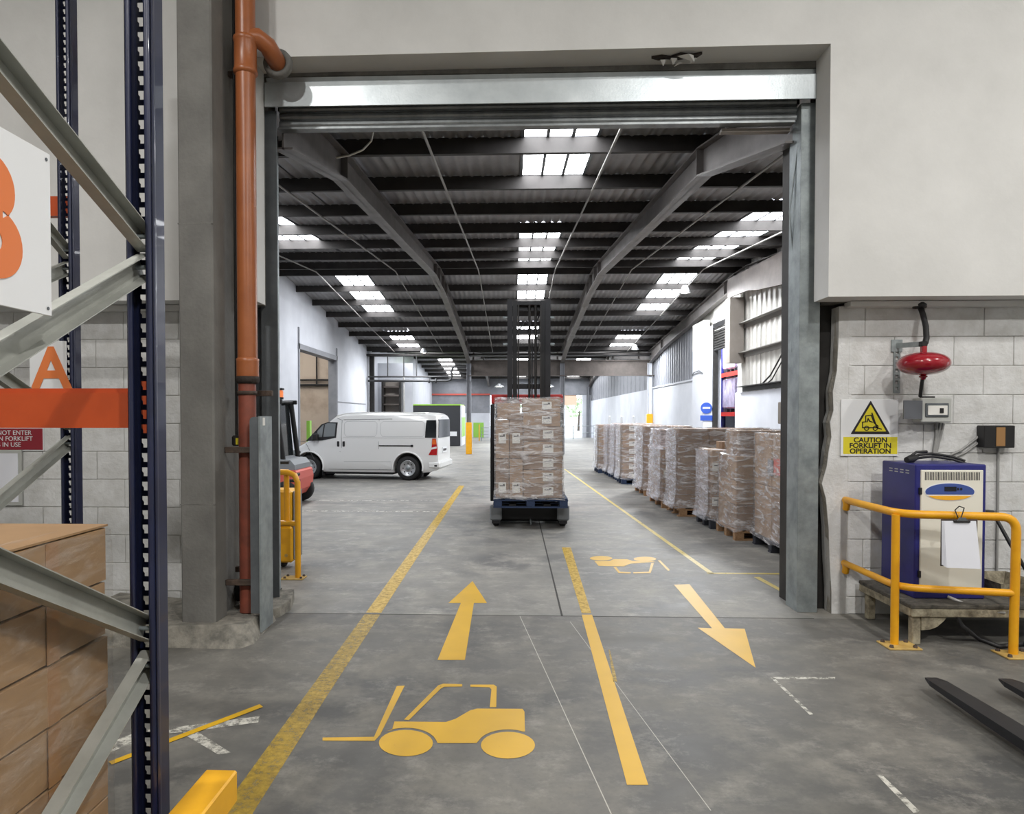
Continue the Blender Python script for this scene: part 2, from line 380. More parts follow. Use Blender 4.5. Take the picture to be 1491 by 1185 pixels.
# front wall: smooth plaster above, painted blockwork below
OPL, OPR, OPZ = -2.10, 2.47, 4.545
STEP = 2.59
wf = struct('wall_front', 'white wall round the big doorway, plaster above painted blocks')
b = MB(); b.prism([(-8, STEP), (OPL, STEP), (OPL, OPZ-0.02), (OPR, OPZ+0.01), (OPR, STEP), (8, STEP), (8, 7.2), (-8, 7.2)], 'y', 5.50, 5.76)
b.build('plaster_panel', 'plaster', wf)
b = MB(); b.box(-8, OPL-0.02, 5.76, 6.1, STEP, 7.2); b.box(OPR+0.1, 8, 5.76, 6.1, STEP, 7.2); b.box(OPL-0.02, OPR+0.1, 5.76, 6.1, 4.5, 7.2)
b.build('wall_core', 'raw_concrete', wf)
b = MB(); b.box(2.78, 8, 5.808, 6.1, 0, STEP); b.box(-8, -2.42, 5.808, 6.1, 0, STEP); b.build('mortar_bed', 'mortar', wf)
b = MB(); b.box(2.74, 8, 5.70, 5.81, STEP-0.045, STEP-0.004); b.box(-8, -2.35, 5.70, 5.81, STEP-0.045, STEP-0.004); b.build('ledge_strip', 'plaster', wf)
# broken end of the blockwork beside the doorway
edge = [(1211, 893), (1211, 860), (1208, 812), (1207, 770), (1203, 726), (1197, 704), (1204, 680), (1207, 657), (1211, 636), (1209, 615), (1214, 598), (1213, 570), (1219, 540), (1221, 500), (1222, 460)]
ex = [(ay(px, py, 5.8)[0], max(0.0, ay(px, py, 5.8)[2])) for px, py in edge]; ex[0] = (ex[0][0], 0.0); ex[-1] = (ex[-1][0], STEP-0.03)
b = MB(); b.prism(ex + [(2.80, STEP-0.03), (2.80, 0)], 'y', 5.803, 5.94); b.build('broken_edge', 'block_paint', wf)
b = MB(); n = len(ex)
vs = [(x-0.004+0.006*random.random(), 5.81, z) for x, z in ex] + [(x-0.006+0.008*random.random(), 5.87, z) for x, z in ex] + [(x+0.004+0.01*random.random(), 5.94, z) for x, z in ex]
b.add(vs, [(i, i+1, n+i+1, n+i) for i in range(n-1)] + [(n+i, n+i+1, 2*n+i+1, 2*n+i) for i in range(n-1)]); b.build('raw_break', 'raw_break', wf)
zr = [0.0]; z = 2.549 - 0.2405*10
while z < 2.6: zr.append(z); z += 0.2405
block_me = mesh_of(MB().bev(-0.5, 0.5, -0.5, 0.5, -0.5, 0.5, 0.018), 'block_paint', 'block')
def blocks(x_lo, x_hi, x_ref):
    for r in range(len(zr)-1):
        z0, z1 = zr[r], zr[r+1]; half = 0.241 if (len(zr)-1-r) % 2 == 0 else 0.0
        x = x_ref + half - 0.482*30
        while x < x_hi:
            a, c = max(x, x_lo), min(x+0.482, x_hi)
            if c - a > 0.05:
                o = inst('block', block_me, wf, ((a+c)/2, 5.85 + random.uniform(-0.0025, 0.0025), (z0+z1)/2), scale=(c-a-0.006, 0.10, z1-z0-0.006))
                o.rotation_euler = (random.uniform(-.004, .004), 0, random.uniform(-.003, .003))
            x += 0.482
xr = ay(1259.8, 470, 5.8)[0]
blocks(2.775, 4.75, xr); blocks(-5.1, -2.44, -3.35)
# chipped plaster under the head of the opening
dm = struct('trim_1', 'broken plaster hole in the soffit above the doorway')
c0 = ay(985, 93, 5.62)
b = MB(); pts = [(-.20,.00),(-.12,-.02),(-.05,.0),(.02,-.05),(.12,-.03),(.19,-.055),(.16,.0),(.08,.01),(.0,.035),(-.08,.01),(-.14,.03)]
b.prism([(c0[0]+u, 5.62+v) for u, v in pts], 'z', OPZ-0.022, OPZ+0.0); b.build('hole', 'tar', dm)
for k, (u, v, s_, a) in enumerate(((-.02,.0,.06,.3),(.08,-.04,.09,-.5),(.14,.0,.05,1.0),(-.10,.02,.05,.2),(.03,.06,.04,2.0))):
    bb = MB(); bb.add([(c0[0]+u+s_*math.cos(a+t)*(.5+.5*(i%2)), 5.62+v+s_*.5*math.sin(a+t), OPZ-0.03-0.03*(i==1)) for i, t in enumerate((0,1.3,2.6,3.9,5.1))], [(0,1,2,3,4)]); bb.build('plaster_chip', 'plaster', dm)

# rest of the near room (bounces its light)
tag(MB().box(-8.2, -8.0, -8, 5.5, 0, 7.2).build('wall_left', 'plaster'), kind='structure')
tag(MB().box(8.0, 8.2, -8, 5.5, 0, 7.2).build('wall_right', 'plaster'), kind='structure')
tag(MB().box(-8.2, 8.2, -8.2, -8, 0, 7.2).build('wall_back', 'plaster'), kind='structure')
tag(MB().box(-8.2, 8.2, -8.2, 6.1, 7.2, 7.35).build('ceiling_front_room', 'clad_white'), kind='structure')

# roller shutter with its galvanised housing and posts
d1 = struct('door_1', 'rolled-up galvanised roller shutter under its sheet housing')
b = MB(); b.prism([(5.745, 4.245), (5.745, 4.445), (5.80, 4.455), (5.765, 4.53), (5.775, 4.53), (5.815, 4.455), (5.76, 4.44), (5.76, 4.245)], 'x', -2.09, 2.495); b.build('housing', 'galvanised_bright', d1)
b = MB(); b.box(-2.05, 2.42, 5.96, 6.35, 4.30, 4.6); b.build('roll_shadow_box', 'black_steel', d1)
sl = MB(); prof = [(0, 0.002), (-0.012, 0.010), (-0.020, 0.026), (-0.020, 0.044), (-0.010, 0.058), (0.0, 0.066), (0.006, 0.066), (0.006, 0.002)]
sl.prism([(5.92+u, 4.335-0.068+v) for u, v in prof], 'x', -2.02, 2.375); s0 = sl.build('slat', 'shutter_steel', d1)
for k in (1, 2): inst('slat', s0, d1, (0, 0, -0.068*k+0.002))
b = MB(); b.prism([(5.90, 4.12), (5.90, 4.138), (5.925, 4.14), (5.925, 4.165), (5.94, 4.165), (5.94, 4.14), (5.985, 4.138), (5.985, 4.12)], 'x', -2.03, 2.36); b.build('bottom_bar', 'shutter_steel', d1)
b = MB(); b.box(1.78, 2.36, 6.0, 6.06, 4.085, 4.115); b.build('wooden_batten', 'clad_taupe', d1)
for x0, x1, side in ((2.385, 2.553, 1), (-2.165, -2.02, -1)):
    b = MB(); b.bev(x0, x1, 5.835, 5.845, 0, 4.25, 0.002); b.box(x0 if side < 0 else x1-0.008, x0+0.008 if side < 0 else x1, 5.845, 6.08, 0, 4.25)
    b.box(x0+0.003, x0+0.011, 5.845, 6.08, 0, 4.25)
    b.build('post', 'galvanised' if side > 0 else 'galvanised_dull', d1)
b = MB(); b.box(2.43, 2.56, 6.10, 6.34, 0, 4.25); b.build('guide_channel', 'dark_steel', d1)
b = MB(); b.box(-2.32, -2.19, 6.10, 6.37, 0.03, 4.25); b.build('guide_channel', 'galvanised', d1)
b = MB(); b.box(-2.32, -2.185, 6.10, 6.38, 0.0, 0.03); b.build('guide_foot', 'black_rubber', d1)
b = MB(); b.box(2.555, 2.90, 5.955, 6.0, 0, 2.62); b.box(2.555, 2.60, 5.955, 6.0, 2.62, 4.4); b.build('recess_plate', 'dark_steel', d1)
b = MB(); b.box(-2.44, -2.17, 5.93, 6.05, 0, 4.4); b.build('recess_plate', 'galvanised_dull', d1)
b = MB(); b.tube([(2.40, 5.9, 4.05), (2.36, 6.0, 3.4), (2.41, 6.02, 2.9), (2.39, 6.0, 2.2)], 0.006, 6); b.build('pull_chain', 'galvanised', d1)

# concrete pillar on its plinth beside the doorway
cp = struct('concrete_pillar', 'grey concrete pillar left of the doorway on a chipped plinth')
b = MB(); b.bev(-2.445, -2.19, 4.95, 5.16, 0.12, 7.2, 0.012); b.build('shaft', 'pillar_concrete', cp)
for zz in (1.0, 3.05): MB().box(-2.446, -2.189, 4.949, 5.0, zz, zz+0.006).build('cast_joint', 'raw_concrete', cp)
poly = [(-3.4, 4.78), (-2.9, 4.76), (-2.4, 4.79), (-2.02, 4.77), (-1.93, 4.80), (-1.88, 4.90), (-1.90, 5.10), (-1.92, 5.46), (-3.4, 5.8)]
top = [(-3.4, 4.82), (-2.9, 4.83), (-2.4, 4.82), (-2.05, 4.86), (-1.99, 4.90), (-1.95, 4.95), (-1.95, 5.12), (-1.96, 5.44), (-3.4, 5.8)]
b = MB(); n = len(poly); b.add([(x, y, 0) for x, y in poly] + [(x, y, 0.135+0.015*math.sin(7*i)) for i, (x, y) in enumerate(top)], [tuple(range(n, 2*n))] + [(i, (i+1) % n, n+(i+1) % n, n+i) for i in range(n)])
b.build('plinth', 'plinth_concrete', cp)
b = MB(); poly = [(-2.35, 5.47), (-1.99, 5.49), (-1.92, 5.56), (-1.90, 5.78), (-1.97, 6.08), (-2.35, 6.1)]; n = 6
b.add([(x, y, 0) for x, y in poly] + [(x*0.985-0.03, y, 0.085+0.012*math.sin(5*i)) for i, (x, y) in enumerate(poly)], [tuple(range(n, 2*n))] + [(i, (i+1) % n, n+(i+1) % n, n+i) for i in range(n)])
b.build('broken_kerb', 'plinth_concrete', cp)
b = MB(); b.box(-2.42, -2.27, 5.62, 5.8, 0.0, 2.55); b.build('recess_wall', 'block_paint', cp)
b = MB(); b.box(-2.40, -2.235, 5.16, 5.50, 0.12, 7.2); b.build('rear_flange', 'pillar_concrete', cp)

# angle-iron guard that shields the pipe
ag = thing('steel_guard', 'galvanised steel angle guard in front of the doorway post', 'guard', (-1.97, 5.1, 0.0))
b = MB(); pr = [(-1.985, 0.16), (-1.91, 0.16), (-1.91, 1.645), (-1.955, 1.645)] + [(-1.955-0.03*math.sin(math.radians(a)), 1.615+0.03*math.cos(math.radians(a))) for a in (30, 60, 90)]
b.prism(pr, 'y', 5.10, 5.112); b.build('front_leg', 'galvanised_dull', ag)
b = MB(); b.box(-1.912, -1.897, 5.085, 5.33, 0.02, 1.65); b.build('side_leg', 'galvanised', ag)
b = MB(); b.box(-1.8965, -1.8955, 5.13, 5.18, 1.58, 1.64); b.build('sticker', 'label_white', ag)

# drain pipe
dp = thing('drain_pipe', 'orange-brown plastic drain pipe running down beside the pillar', 'pipe', (-2.04, 5.25, 0.13))
px_, py_ = -2.055, 5.25
b = MB(); b.cyl((px_, py_, 1.98), (px_, py_, 7.2), 0.074, n=24); b.build('upper_pipe', 'pipe_orange', dp)
b = MB(); b.cyl((px_-0.005, py_, 0.135), (px_-0.005, py_, 2.0), 0.066, n=24); b.build('lower_pipe', 'pipe_red', dp)
b = MB(); b.lathe([(0.074, 4.26), (0.088, 4.27), (0.092, 4.285), (0.088, 4.30), (0.084, 4.31), (0.084, 4.50), (0.088, 4.51), (0.092, 4.525), (0.088, 4.54), (0.074, 4.55)], (px_, py_, 0), n=24); tee = b.build('tee_fitting', 'pipe_orange', dp)
pts = [(px_, py_, 4.55), (px_+0.08, py_+0.03, 4.56), (px_+0.14, py_+0.09, 4.53), (px_+0.165, py_+0.16, 4.48), (px_+0.17, 5.55, 4.46)]
b = MB(); b.tube(pts, 0.07, 20); b.build('branch', 'pipe_orange', dp)
b = MB(); b.lathe([(0.072, 5.46), (0.10, 5.44), (0.115, 5.47), (0.118, 5.505)], (px_+0.17, 0, 4.465), 'y', 20); b.build('mortar_collar', 'raw_concrete', dp)
b = MB(); b.lathe([(0.066, 1.93), (0.078, 1.935), (0.084, 1.96), (0.083, 2.0), (0.084, 2.07), (0.086, 2.09), (0.074, 2.10)], (px_, py_, 0), n=24); b.build('coupling', 'pipe_orange', dp)
b = MB(); b.lathe([(0.066, 1.90), (0.080, 1.905), (0.088, 1.925), (0.086, 1.955), (0.070, 1.97)], (px_, py_, 0), n=24); b.build('tar_seal', 'tar', dp)
for zz in (1.83,): MB().lathe([(0.066, zz-0.015), (0.074, zz-0.015), (0.074, zz+0.015), (0.066, zz+0.015)], (px_-0.005, py_, 0), n=20).build('strap', 'rust_steel', dp)
for zz, xa, xb_, yb_ in ((1.83, -2.19, -1.90, 5.335), (1.395, -2.19, -1.915, 5.125), (0.385, -2.19, -1.915, 5.125), (0.44, -2.2, -1.99, 5.33), (4.32, -2.23, -2.06, 5.335)):
    MB().bev(xa, xb_, yb_, yb_+.04, zz-0.022, zz+0.022, 0.004).build('bracket_bar', 'rust_steel', dp)
MB().cyl((-2.22, 5.46, .24), (-2.02, 5.46, .24), .085, n=18).build('outlet_stub', 'black_rubber', dp)
cd = thing('conduit', 'thin dark conduit beside the drain pipe ending in a small box', 'conduit', (-2.165, 5.3, 1.42))
MB().tube([(-2.165, 5.30, 1.5), (-2.165, 5.30, 7.2)], 0.012, 8).build('tube', 'dark_steel', cd)
MB().bev(-2.195, -2.135, 5.27, 5.33, 1.42, 1.50, 0.01).build('end_box', 'dark_steel', cd)
MB().box(-2.16, -2.14, 5.268, 5.271, 1.43, 1.48).build('tag', 'sign_yellow', cd)

# ------------------------------------------------------------------ the far hall
LX, RX = -6.4, 6.05
VAL, RIDGE = 30.0, 18.0
def zp(y):                       # underside of the purlins
    if y > VAL: y = VAL + (y - VAL) % 24 if y < 54 else 54
    c = RIDGE if y <= VAL else 42.0
    return 5.48 - 0.084*abs(y - c)
roof = struct('ceiling', 'corrugated steel roof with purlins, rafters and skylight strips')
def rafter(x, bottom, skew=0.0):
    b = MB(); tw, fw_ = 0.008, 0.085
    def pz(poly, xs, hw):          # plate between two ends that may stand at slightly different x
        n = len(poly); b.add([(xs[k]-hw, u, v) for k, (u, v) in zip((0, 1, 1, 0), poly)] + [(xs[k]+hw, u, v) for k, (u, v) in zip((0, 1, 1, 0), poly)], [(0,1,2,3), (7,6,5,4)] + [(i, (i+1) % 4, 4+(i+1) % 4, 4+i) for i in range(4)])
    X_ = [x+skew] + [x]*(len(bottom)-1); k_ = 0
    for (y0, z0), (y1, z1) in zip(bottom[:-1], bottom[1:]):
        t0, t1 = zp(y0)-0.002, zp(y1)-0.002
        xs = X_[k_:k_+2]; k_ += 1
        pz([(y0, z0), (y1, z1), (y1, t1), (y0, t0)], xs, tw); pz([(y0, z0), (y1, z1), (y1, z1+0.018), (y0, z0+0.018)], xs, fw_); pz([(y0, t0-0.018), (y1, t1-0.018), (y1, t1), (y0, t0)], xs, fw_)
    for y0, z0 in bottom[1:-1]:
        b.box(x-fw_, x+fw_, y0-0.008, y0+0.008, z0, zp(y0)-0.003)
    return b.build('rafter', 'rafter_steel', roof)
BOT = [(5.995, 3.985), (7.72, 4.30), (16.7, 5.06), (17.5, 5.02), (18.5, 5.02), (19.3, 4.99), (27.5, 4.30), (30.0, 3.93)]
for x, sk_ in ((-1.95, -0.07), (2.1, 0.30), (5.9, 0)): rafter(x, BOT, sk_)
BOT2 = [(30.0, 3.93), (32.5, 4.33), (41, 5.06), (43, 5.06), (51.5, 4.33), (54, 3.93)]
for x in (-1.95, 2.1, 5.9): rafter(x, BOT2)
PUR = [6.2 + 1.64*k for k in range(8)] + [18.45 + 1.62*k for k in range(8)]
PUR2 = [30.9 + 1.85*k for k in range(13)]
for y in PUR + PUR2:
    z0 = zp(y); s = -1 if (y < 18 or 30 < y < 42) else 1
    b = MB()
    b.prism([(y-0.005, z0), (y+0.055, z0), (y+0.055, z0+0.012), (y+0.005, z0+0.012), (y+0.005, z0+0.17), (y+0.055, z0+0.17), (y+0.055, z0+0.182), (y-0.005, z0+0.182)], 'x', LX, RX)
    b.build('purlin', 'purlin_steel', roof)
SHEET_UP = 0.185
def sheet(name, m, x0, x1, y0, y1, wave=True, dz=0.0):
    n = max(2, int((x1-x0)/0.0365)) if wave else 1
    b = MB(); vs = []
    for i in range(n+1):
        x = x0 + (x1-x0)*i/n; h = (0.016*math.cos(i*math.pi/2) if wave else 0)
        vs.append((x, y0, zp(y0+1e-4)+SHEET_UP+h+dz)); vs.append((x, y1, zp(y1-1e-4)+SHEET_UP+h+dz))
    b.add(vs, [(2*i, 2*i+2, 2*i+3, 2*i+1) for i in range(n)], wave)
    return b.build(name, m, roof)
STRIPS = [(-5.0, -4.05), (0.10, 0.95), (4.1, 5.05)]
edges = [LX, -5.0, -4.05, -3.05, -2.0, -0.95, 0.10, 0.95, 2.0, 3.05, 4.1, 5.05, RX]
def bays(p, lo, hi): return list(zip([lo]+p, p+[hi]))
near_b = bays(PUR[:8], 6.1, 18.0); far_b = bays(PUR[8:], 18.0, 30.0); b2a = bays([y for y in PUR2 if y < 42], 30.0, 42.0); b2b = bays([y for y in PUR2 if y > 42], 42.0, 54.0)
LIT = {0: ({2, 3, 4, 5}, {1, 2, 3, 6, 7, 8} , {1,2,3,4,5}, {1,2,3,4,5}), 1: ({0, 1, 2, 5, 6, 7}, {1, 2, 5, 6}, {1,2,3,4,5}, {1,2,3,4,5}), 2: ({4, 5, 6, 7}, {1, 2, 3, 6, 7, 8}, {1,2,3,4,5}, {1,2,3,4,5})}  # far-bay sets hold extra glowing panes added to brighten that bay
for a, c in zip(edges[:-1], edges[1:]):
    if (a, c) in STRIPS: continue
    for y0, y1 in ((6.1, 18.0), (18.0, 30.0), (30.0, 42.0), (42.0, 54.0)): sheet('roof_sheet', 'roof_sheet', a, c, y0, y1)
for si, (a, c) in enumerate(STRIPS):
    for bi, bl in enumerate((near_b, far_b, b2a, b2b)):
        for k, (y0, y1) in enumerate(bl):
            if k in LIT[si][bi] and y1-y0 > 0.5:
                w3 = (c-a)/3
                for j in range(3): sheet('skylight_pane', 'skylight', a+w3*j+0.018, a+w3*(j+1)-0.018, y0+0.06, y1-0.02, False)
                for j in range(4):
                    xm = a + w3*j; MB().prism([(y0, zp(y0+1e-4)+SHEET_UP-0.012), (y1, zp(y1-1e-4)+SHEET_UP-0.012), (y1, zp(y1-1e-4)+SHEET_UP+0.012), (y0, zp(y0+1e-4)+SHEET_UP+0.012)], 'x', xm-0.019, xm+0.019).build('glazing_bar', 'galvanised_dull', roof)
            else: sheet('roof_sheet', 'roof_sheet', a, c, y0, y1)
# closed outer skin over the roof that shuts out sky light; skylight panes glow themselves
for y0, y1 in ((6.1, 18.0), (18.0, 30.0), (30.0, 42.0), (42.0, 54.0)):
    b = MB(); b.prism([(y0, zp(y0+1e-4)+0.26), (y1, zp(y1-1e-4)+0.26), (y1, zp(y1-1e-4)+0.30), (y0, zp(y0+1e-4)+0.30)], 'x', LX-0.3, RX+0.3); b.build('outer_skin', 'clad_grey', roof)
# anti-sag rods slung under the purlins
for x in (-5.2, -3.1, -0.92, 1.07, 3.05, 4.9):
    for seg in ([6.2, 12, 18], [18, 24, 30]):
        MB().tube([(x, y, zp(y)-0.03) for y in seg], 0.016, 6).build('sag_rod', 'girt_grey', roof)
for x in (-3.1, 3.05):
    for y in PUR[1:8]: MB().box(x-0.008, x+0.008, y-0.008, y+0.008, zp(y)-0.04, zp(y)+0.02).build('hanger', 'dark_steel', roof)
MB().tube([(-1.86, 7.2, 4.36), (-1.70, 7.1, 4.345), (-1.55, 7.05, 4.38), (-1.45, 7.0, 4.45), (-1.42, 7.0, 4.6)], 0.010, 6).build('loose_cable', 'label_white', roof)

# valley beam, columns
vb = struct('valley_beam', 'deep brown steel beam across the hall at the roof valley')
b = MB(); b.box(-1.95, RX, 29.9, 29.93, 3.42, 4.06); b.box(-1.95, RX, 29.78, 30.05, 3.40, 3.43); b.box(-1.95, RX, 29.78, 30.05, 4.05, 4.08); b.build('girder', 'beam_brown', vb)
b = MB(); b.box(LX, RX, 29.7, 30.3, 4.28, 4.36); b.build('gutter', 'purlin_steel', vb)
def column(x, y, wrap, m='clad_grey', top=3.95, wrapm='safety_yellow', wz=1.38, name='steel_column', lab=''):
    c = struct(name, lab, (x, y, 0))
    b = MB()
    for dx in (-0.09, 0.09): b.box(x+dx-0.008, x+dx+0.008, y-0.09, y+0.09, 0, top)
    b.box(x-0.09, x+0.09, y-0.008, y+0.008, 0, top); b.build('shaft', m, c)
    if wrap: MB().bev(x-0.13, x+0.13, y-0.13, y+0.13, 0.0, wz, 0.02).build('impact_guard', wrapm, c)
    return c
column(-1.95, 29.9, True, lab='slim grey steel column with an amber guard at its foot')
column(2.1, 29.9, False, lab='slim steel column behind the reach truck')
column(5.86, 29.9, True, m='inner_white', wz=1.75, lab='white steel column with an orange guard behind the far pallets')
column(-6.2, 29.9, False, m='dark_steel', top=4.3, lab='dark steel corner column at the left wall')
column(5.75, 53.6, False, m='clad_grey', lab='grey steel column at the far right opening')
# left wall with its doorway into the next room
wl = struct('wall_side_left', 'white side wall of the hall with a tall doorway')
b = MB()
def wall_seg(b, x0, x1, y0, y1, z0, ztop=None):
    t = lambda y: (zp(y)+0.26 if ztop is None else ztop)
    ys = [y0] + [q for q in (18.0, 30.0, 42.0) if y0 < q < y1] + [y1]
    for a, c in zip(ys[:-1], ys[1:]): b.prism([(a, z0), (c, z0), (c, t(c-1e-4)), (a, t(a+1e-4))], 'x', x0, x1)
wall_seg(b, LX-0.25, LX, 6.1, 20.3, 0); wall_seg(b, LX-0.25, LX, 24.6, 54, 0); wall_seg(b, LX-0.25, LX, 20.3, 24.6, 3.72)
b.build('panel', 'inner_white', wl)
for y in (20.3, 24.6): MB().box(LX-0.28, LX+0.03, y-0.09 if y < 22 else y-0.02, y+0.02 if y < 22 else y+0.12, 0, 4.3 if y < 22 else 4.1).build('jamb', 'clad_grey', wl)
MB().box(LX-0.28, LX+0.03, 20.2, 24.7, 3.66, 3.82).build('lintel', 'clad_grey', wl)
for z0 in (2.16,): MB().box(LX, LX+0.015, 24.8, 29.5, z0, z0+0.03).build('cable_trunking', 'clad_grey', wl)
# the room behind it
MB_ = MB().box(-12, LX-0.25, 26.4, 26.6, 0, 6.0).build('wall_next_room', 'beige_wall'); tag(MB_, 'stained beige wall seen through the left doorway', kind='structure')
nr = MB().box(-12, LX-0.25, 16, 26.6, 5.0, 5.1).build('ceiling_next_room', 'clad_white'); tag(nr, kind='structure')
tag(MB().box(-12.1, -12, 16, 26.6, 0, 5.0).build('wall_next_room_end', 'inner_white'), kind='structure')
tag(MB().box(-12, LX-0.25, 15.9, 16, 0, 5.0).build('wall_next_room_front', 'inner_white'), kind='structure')
tp = thing('wall_pipes', 'dark pipes across the beige wall beyond the left doorway', 'pipe', (-8.5, 26.3, 2.9))
for zz, rr in ((3.05, 0.035), (2.85, 0.05)): MB().tube([(-11.5, 26.3, zz), (-6.8, 26.3, zz)], rr, 8).build('pipe', 'dark_steel', tp)
MB().tube([(-7.6, 26.3, 2.85), (-7.6, 26.3, 4.4)], 0.03, 8).build('pipe', 'dark_steel', tp)
sk = struct('side_room_panes', 'unseen glowing panes added to light the room beyond the left doorway')
for k in range(3): MB().box(-9.6+0.9*k, -8.85+0.9*k, 21, 25, 4.96, 4.99).build('pane', 'side_room_glow', sk)  # unseen panes put in as a light source for the beige wall
gb = thing('green_stand', 'green painted stand beyond the left doorway', 'stand', (-6.75, 22.6, 0))
MB().box(-6.85, -6.74, 22.5, 22.7, 0, 1.5).build('upright', 'green_door', gb); MB().box(-7.1, -6.6, 22.3, 22.9, 0, 0.08).build('foot', 'truck_dark', gb)

# right wall
wr = struct('wall_side_right', 'right wall of the hall, white dado below grey cladding')
def seg_r(y0, y1, z0, z1, m, name='panel', x0=RX, x1=RX+0.2):
    b = MB()
    if z1 is None: wall_seg(b, x0, x1, y0, y1, z0)
    else: b.box(x0, x1, y0, y1, z0, z1)
    return b.build(name, m, wr)
seg_r(23.0, 54, 0, 2.84, 'inner_white', x0=RX-0.06)
def cladding(y0, y1, z0, m, z1=None, pitch=0.24, x=RX):
    y = y0
    while y < y1-0.01:
        c = min(y+pitch, y1); zt = (zp((y+c)/2)+0.2) if z1 is None else z1
        b = MB(); yy = [y, y+pitch*.55, y+pitch*.68, y+pitch*.87, c]; xx = [x, x, x-0.035, x-0.035, x]
        b.add([(xx[i], yy[i], z0) for i in range(5)] + [(xx[i], yy[i], zt) for i in range(5)], [(i, i+1, 6+i, 5+i) for i in range(4)])
        b.build('cladding_sheet', m, wr); y = c
cladding(23.0, 30.0, 2.84, 'clad_grey', pitch=0.35); cladding(30.0, 54, 2.84, 'clad_grey', pitch=1.2)
MB().box(RX-0.09, RX, 23.0, 29.8, 2.84, 2.90).build('dado_cap', 'inner_white', wr)
seg_r(6.1, 54, 0, None, 'clad_grey', 'outer_sheet', x0=RX+0.21, x1=RX+0.24) if False else None
for y0, y1, z0 in ((23.0, 54, 2.6), (6.1, 18.5, 0.0), (18.5, 23.0, 4.25)):
    b = MB(); wall_seg(b, RX+0.05, RX+0.2, y0, y1, z0); b.build('backing', 'clad_white', wr)
# clad bay with girts next to the doorway
cladding(13.6, 18.5, 2.28, 'clad_white', pitch=0.32)
MB().bev(RX-0.10, RX+0.05, 13.4, 18.7, 0, 2.28, 0.01).build('dado_panel', 'inner_white', wr)
for zz, m in ((2.36, 'dark_steel'), (3.24, 'girt_grey'), (4.0, 'girt_grey')):
    b = MB(); b.prism([(RX-0.20, zz+0.05), (RX-0.20, zz+0.07), (RX-0.02, zz+0.07), (RX-0.02, zz-0.06), (RX-0.04, zz-0.06), (RX-0.04, zz+0.05)], 'y', 13.4, 18.3); b.build('girt', m, wr)
MB().box(RX-0.03, RX-0.01, 17.0, 17.05, 2.3, 4.8).build('rail', 'girt_grey', wr)
b = MB(); b.tube([(RX-0.12, 15.3, 3.1), (RX-0.12, 16.1, 2.6), (RX-0.12, 16.7, 2.40)], 0.02, 6); b.tube([(RX-0.12, 15.3, 2.95), (RX-0.12, 16.0, 2.5), (RX-0.12, 16.4, 2.40)], 0.016, 6); b.build('cable', 'dark_steel', wr)
b = MB(); b.prism([(13.2, 4.35), (14.8, 4.45), (16.4, 4.62), (17.0, 4.72), (18.6, 4.80), (18.6, 5.3), (13.2, 5.1)], 'x', RX-0.35, RX-0.30); b.build('haunch_plate', 'beam_brown', wr)
b = MB(); b.box(RX-0.42, RX-0.06, 18.15, 18.55, 3.05, 4.75); b.build('hanging_panel', 'clad_taupe', wr)
seg_r(20.95, 23.0, 0, 4.4, 'inner_white', 'pier', x0=RX-0.05, x1=RX+0.2)
MB().box(RX-0.04, RX+0.05, 18.5, 20.95, 4.2, 5.3).build('lintel_blocks', 'clad_white', wr)
MB().box(RX-0.16, RX-0.02, 13.2, 13.4, 0, 5).build('end_flashing', 'clad_white', wr)
pc = struct('clad_pier', 'white boxed pier with a blue round sign on the right wall', (RX-0.2, 21.4, 0))
MB().bev(RX-0.34, RX-0.04, 20.95, 22.2, 0, 3.72, 0.015).build('lower_box', 'inner_white', pc)
MB().bev(RX-0.24, RX-0.04, 21.3, 22.6, 3.72, 4.6, 0.015).build('upper_box', 'clad_white', pc)
MB().tube([(RX-0.35, 20.95, 2.95), (RX-0.37, 21.3, 3.05), (RX-0.37, 21.9, 3.03), (RX-0.35, 22.2, 2.95)], 0.015, 6).build('cable_loop', 'galvanised_dull', pc)
d2 = struct('door_2', 'half-raised dark roller shutter in the right wall')
for k in range(9):
    MB().prism([(RX-0.02, 3.60+0.075*k), (RX-0.045, 3.62+0.075*k), (RX-0.045, 3.655+0.075*k), (RX-0.02, 3.672+0.075*k), (RX, 3.672+0.075*k), (RX, 3.60+0.075*k)], 'y', 18.5, 20.95).build('slat', 'dark_steel', d2)
MB().box(RX-0.06, RX+0.08, 20.86, 20.96, 0, 4.3).build('guide_channel', 'dark_steel', d2)
MB().box(RX-0.06, RX+0.02, 18.5, 20.95, 4.27, 4.42).build('head_plate', 'black_steel', d2)
# round blue mandatory sign on the pier
bs = thing('mandatory_sign', 'round blue sign above a small blue plate on the pier', 'sign', (RX-0.3, 20.94, 1.6))
cs = ay(1029, 594, 20.9)
MB().cyl((cs[0], 20.94, cs[2]), (cs[0], 20.93, cs[2]), 0.17, n=24).build('disc', 'sign_blue', bs)
MB().box(cs[0]-0.11, cs[0]+0.11, 20.924, 20.929, cs[2]-0.02, cs[2]+0.03).build('pictogram', 'sign_white', bs)
MB().box(cs[0]-0.18, cs[0]+0.18, 20.93, 20.94, cs[2]-0.38, cs[2]-0.22).build('plate', 'sign_blue', bs)
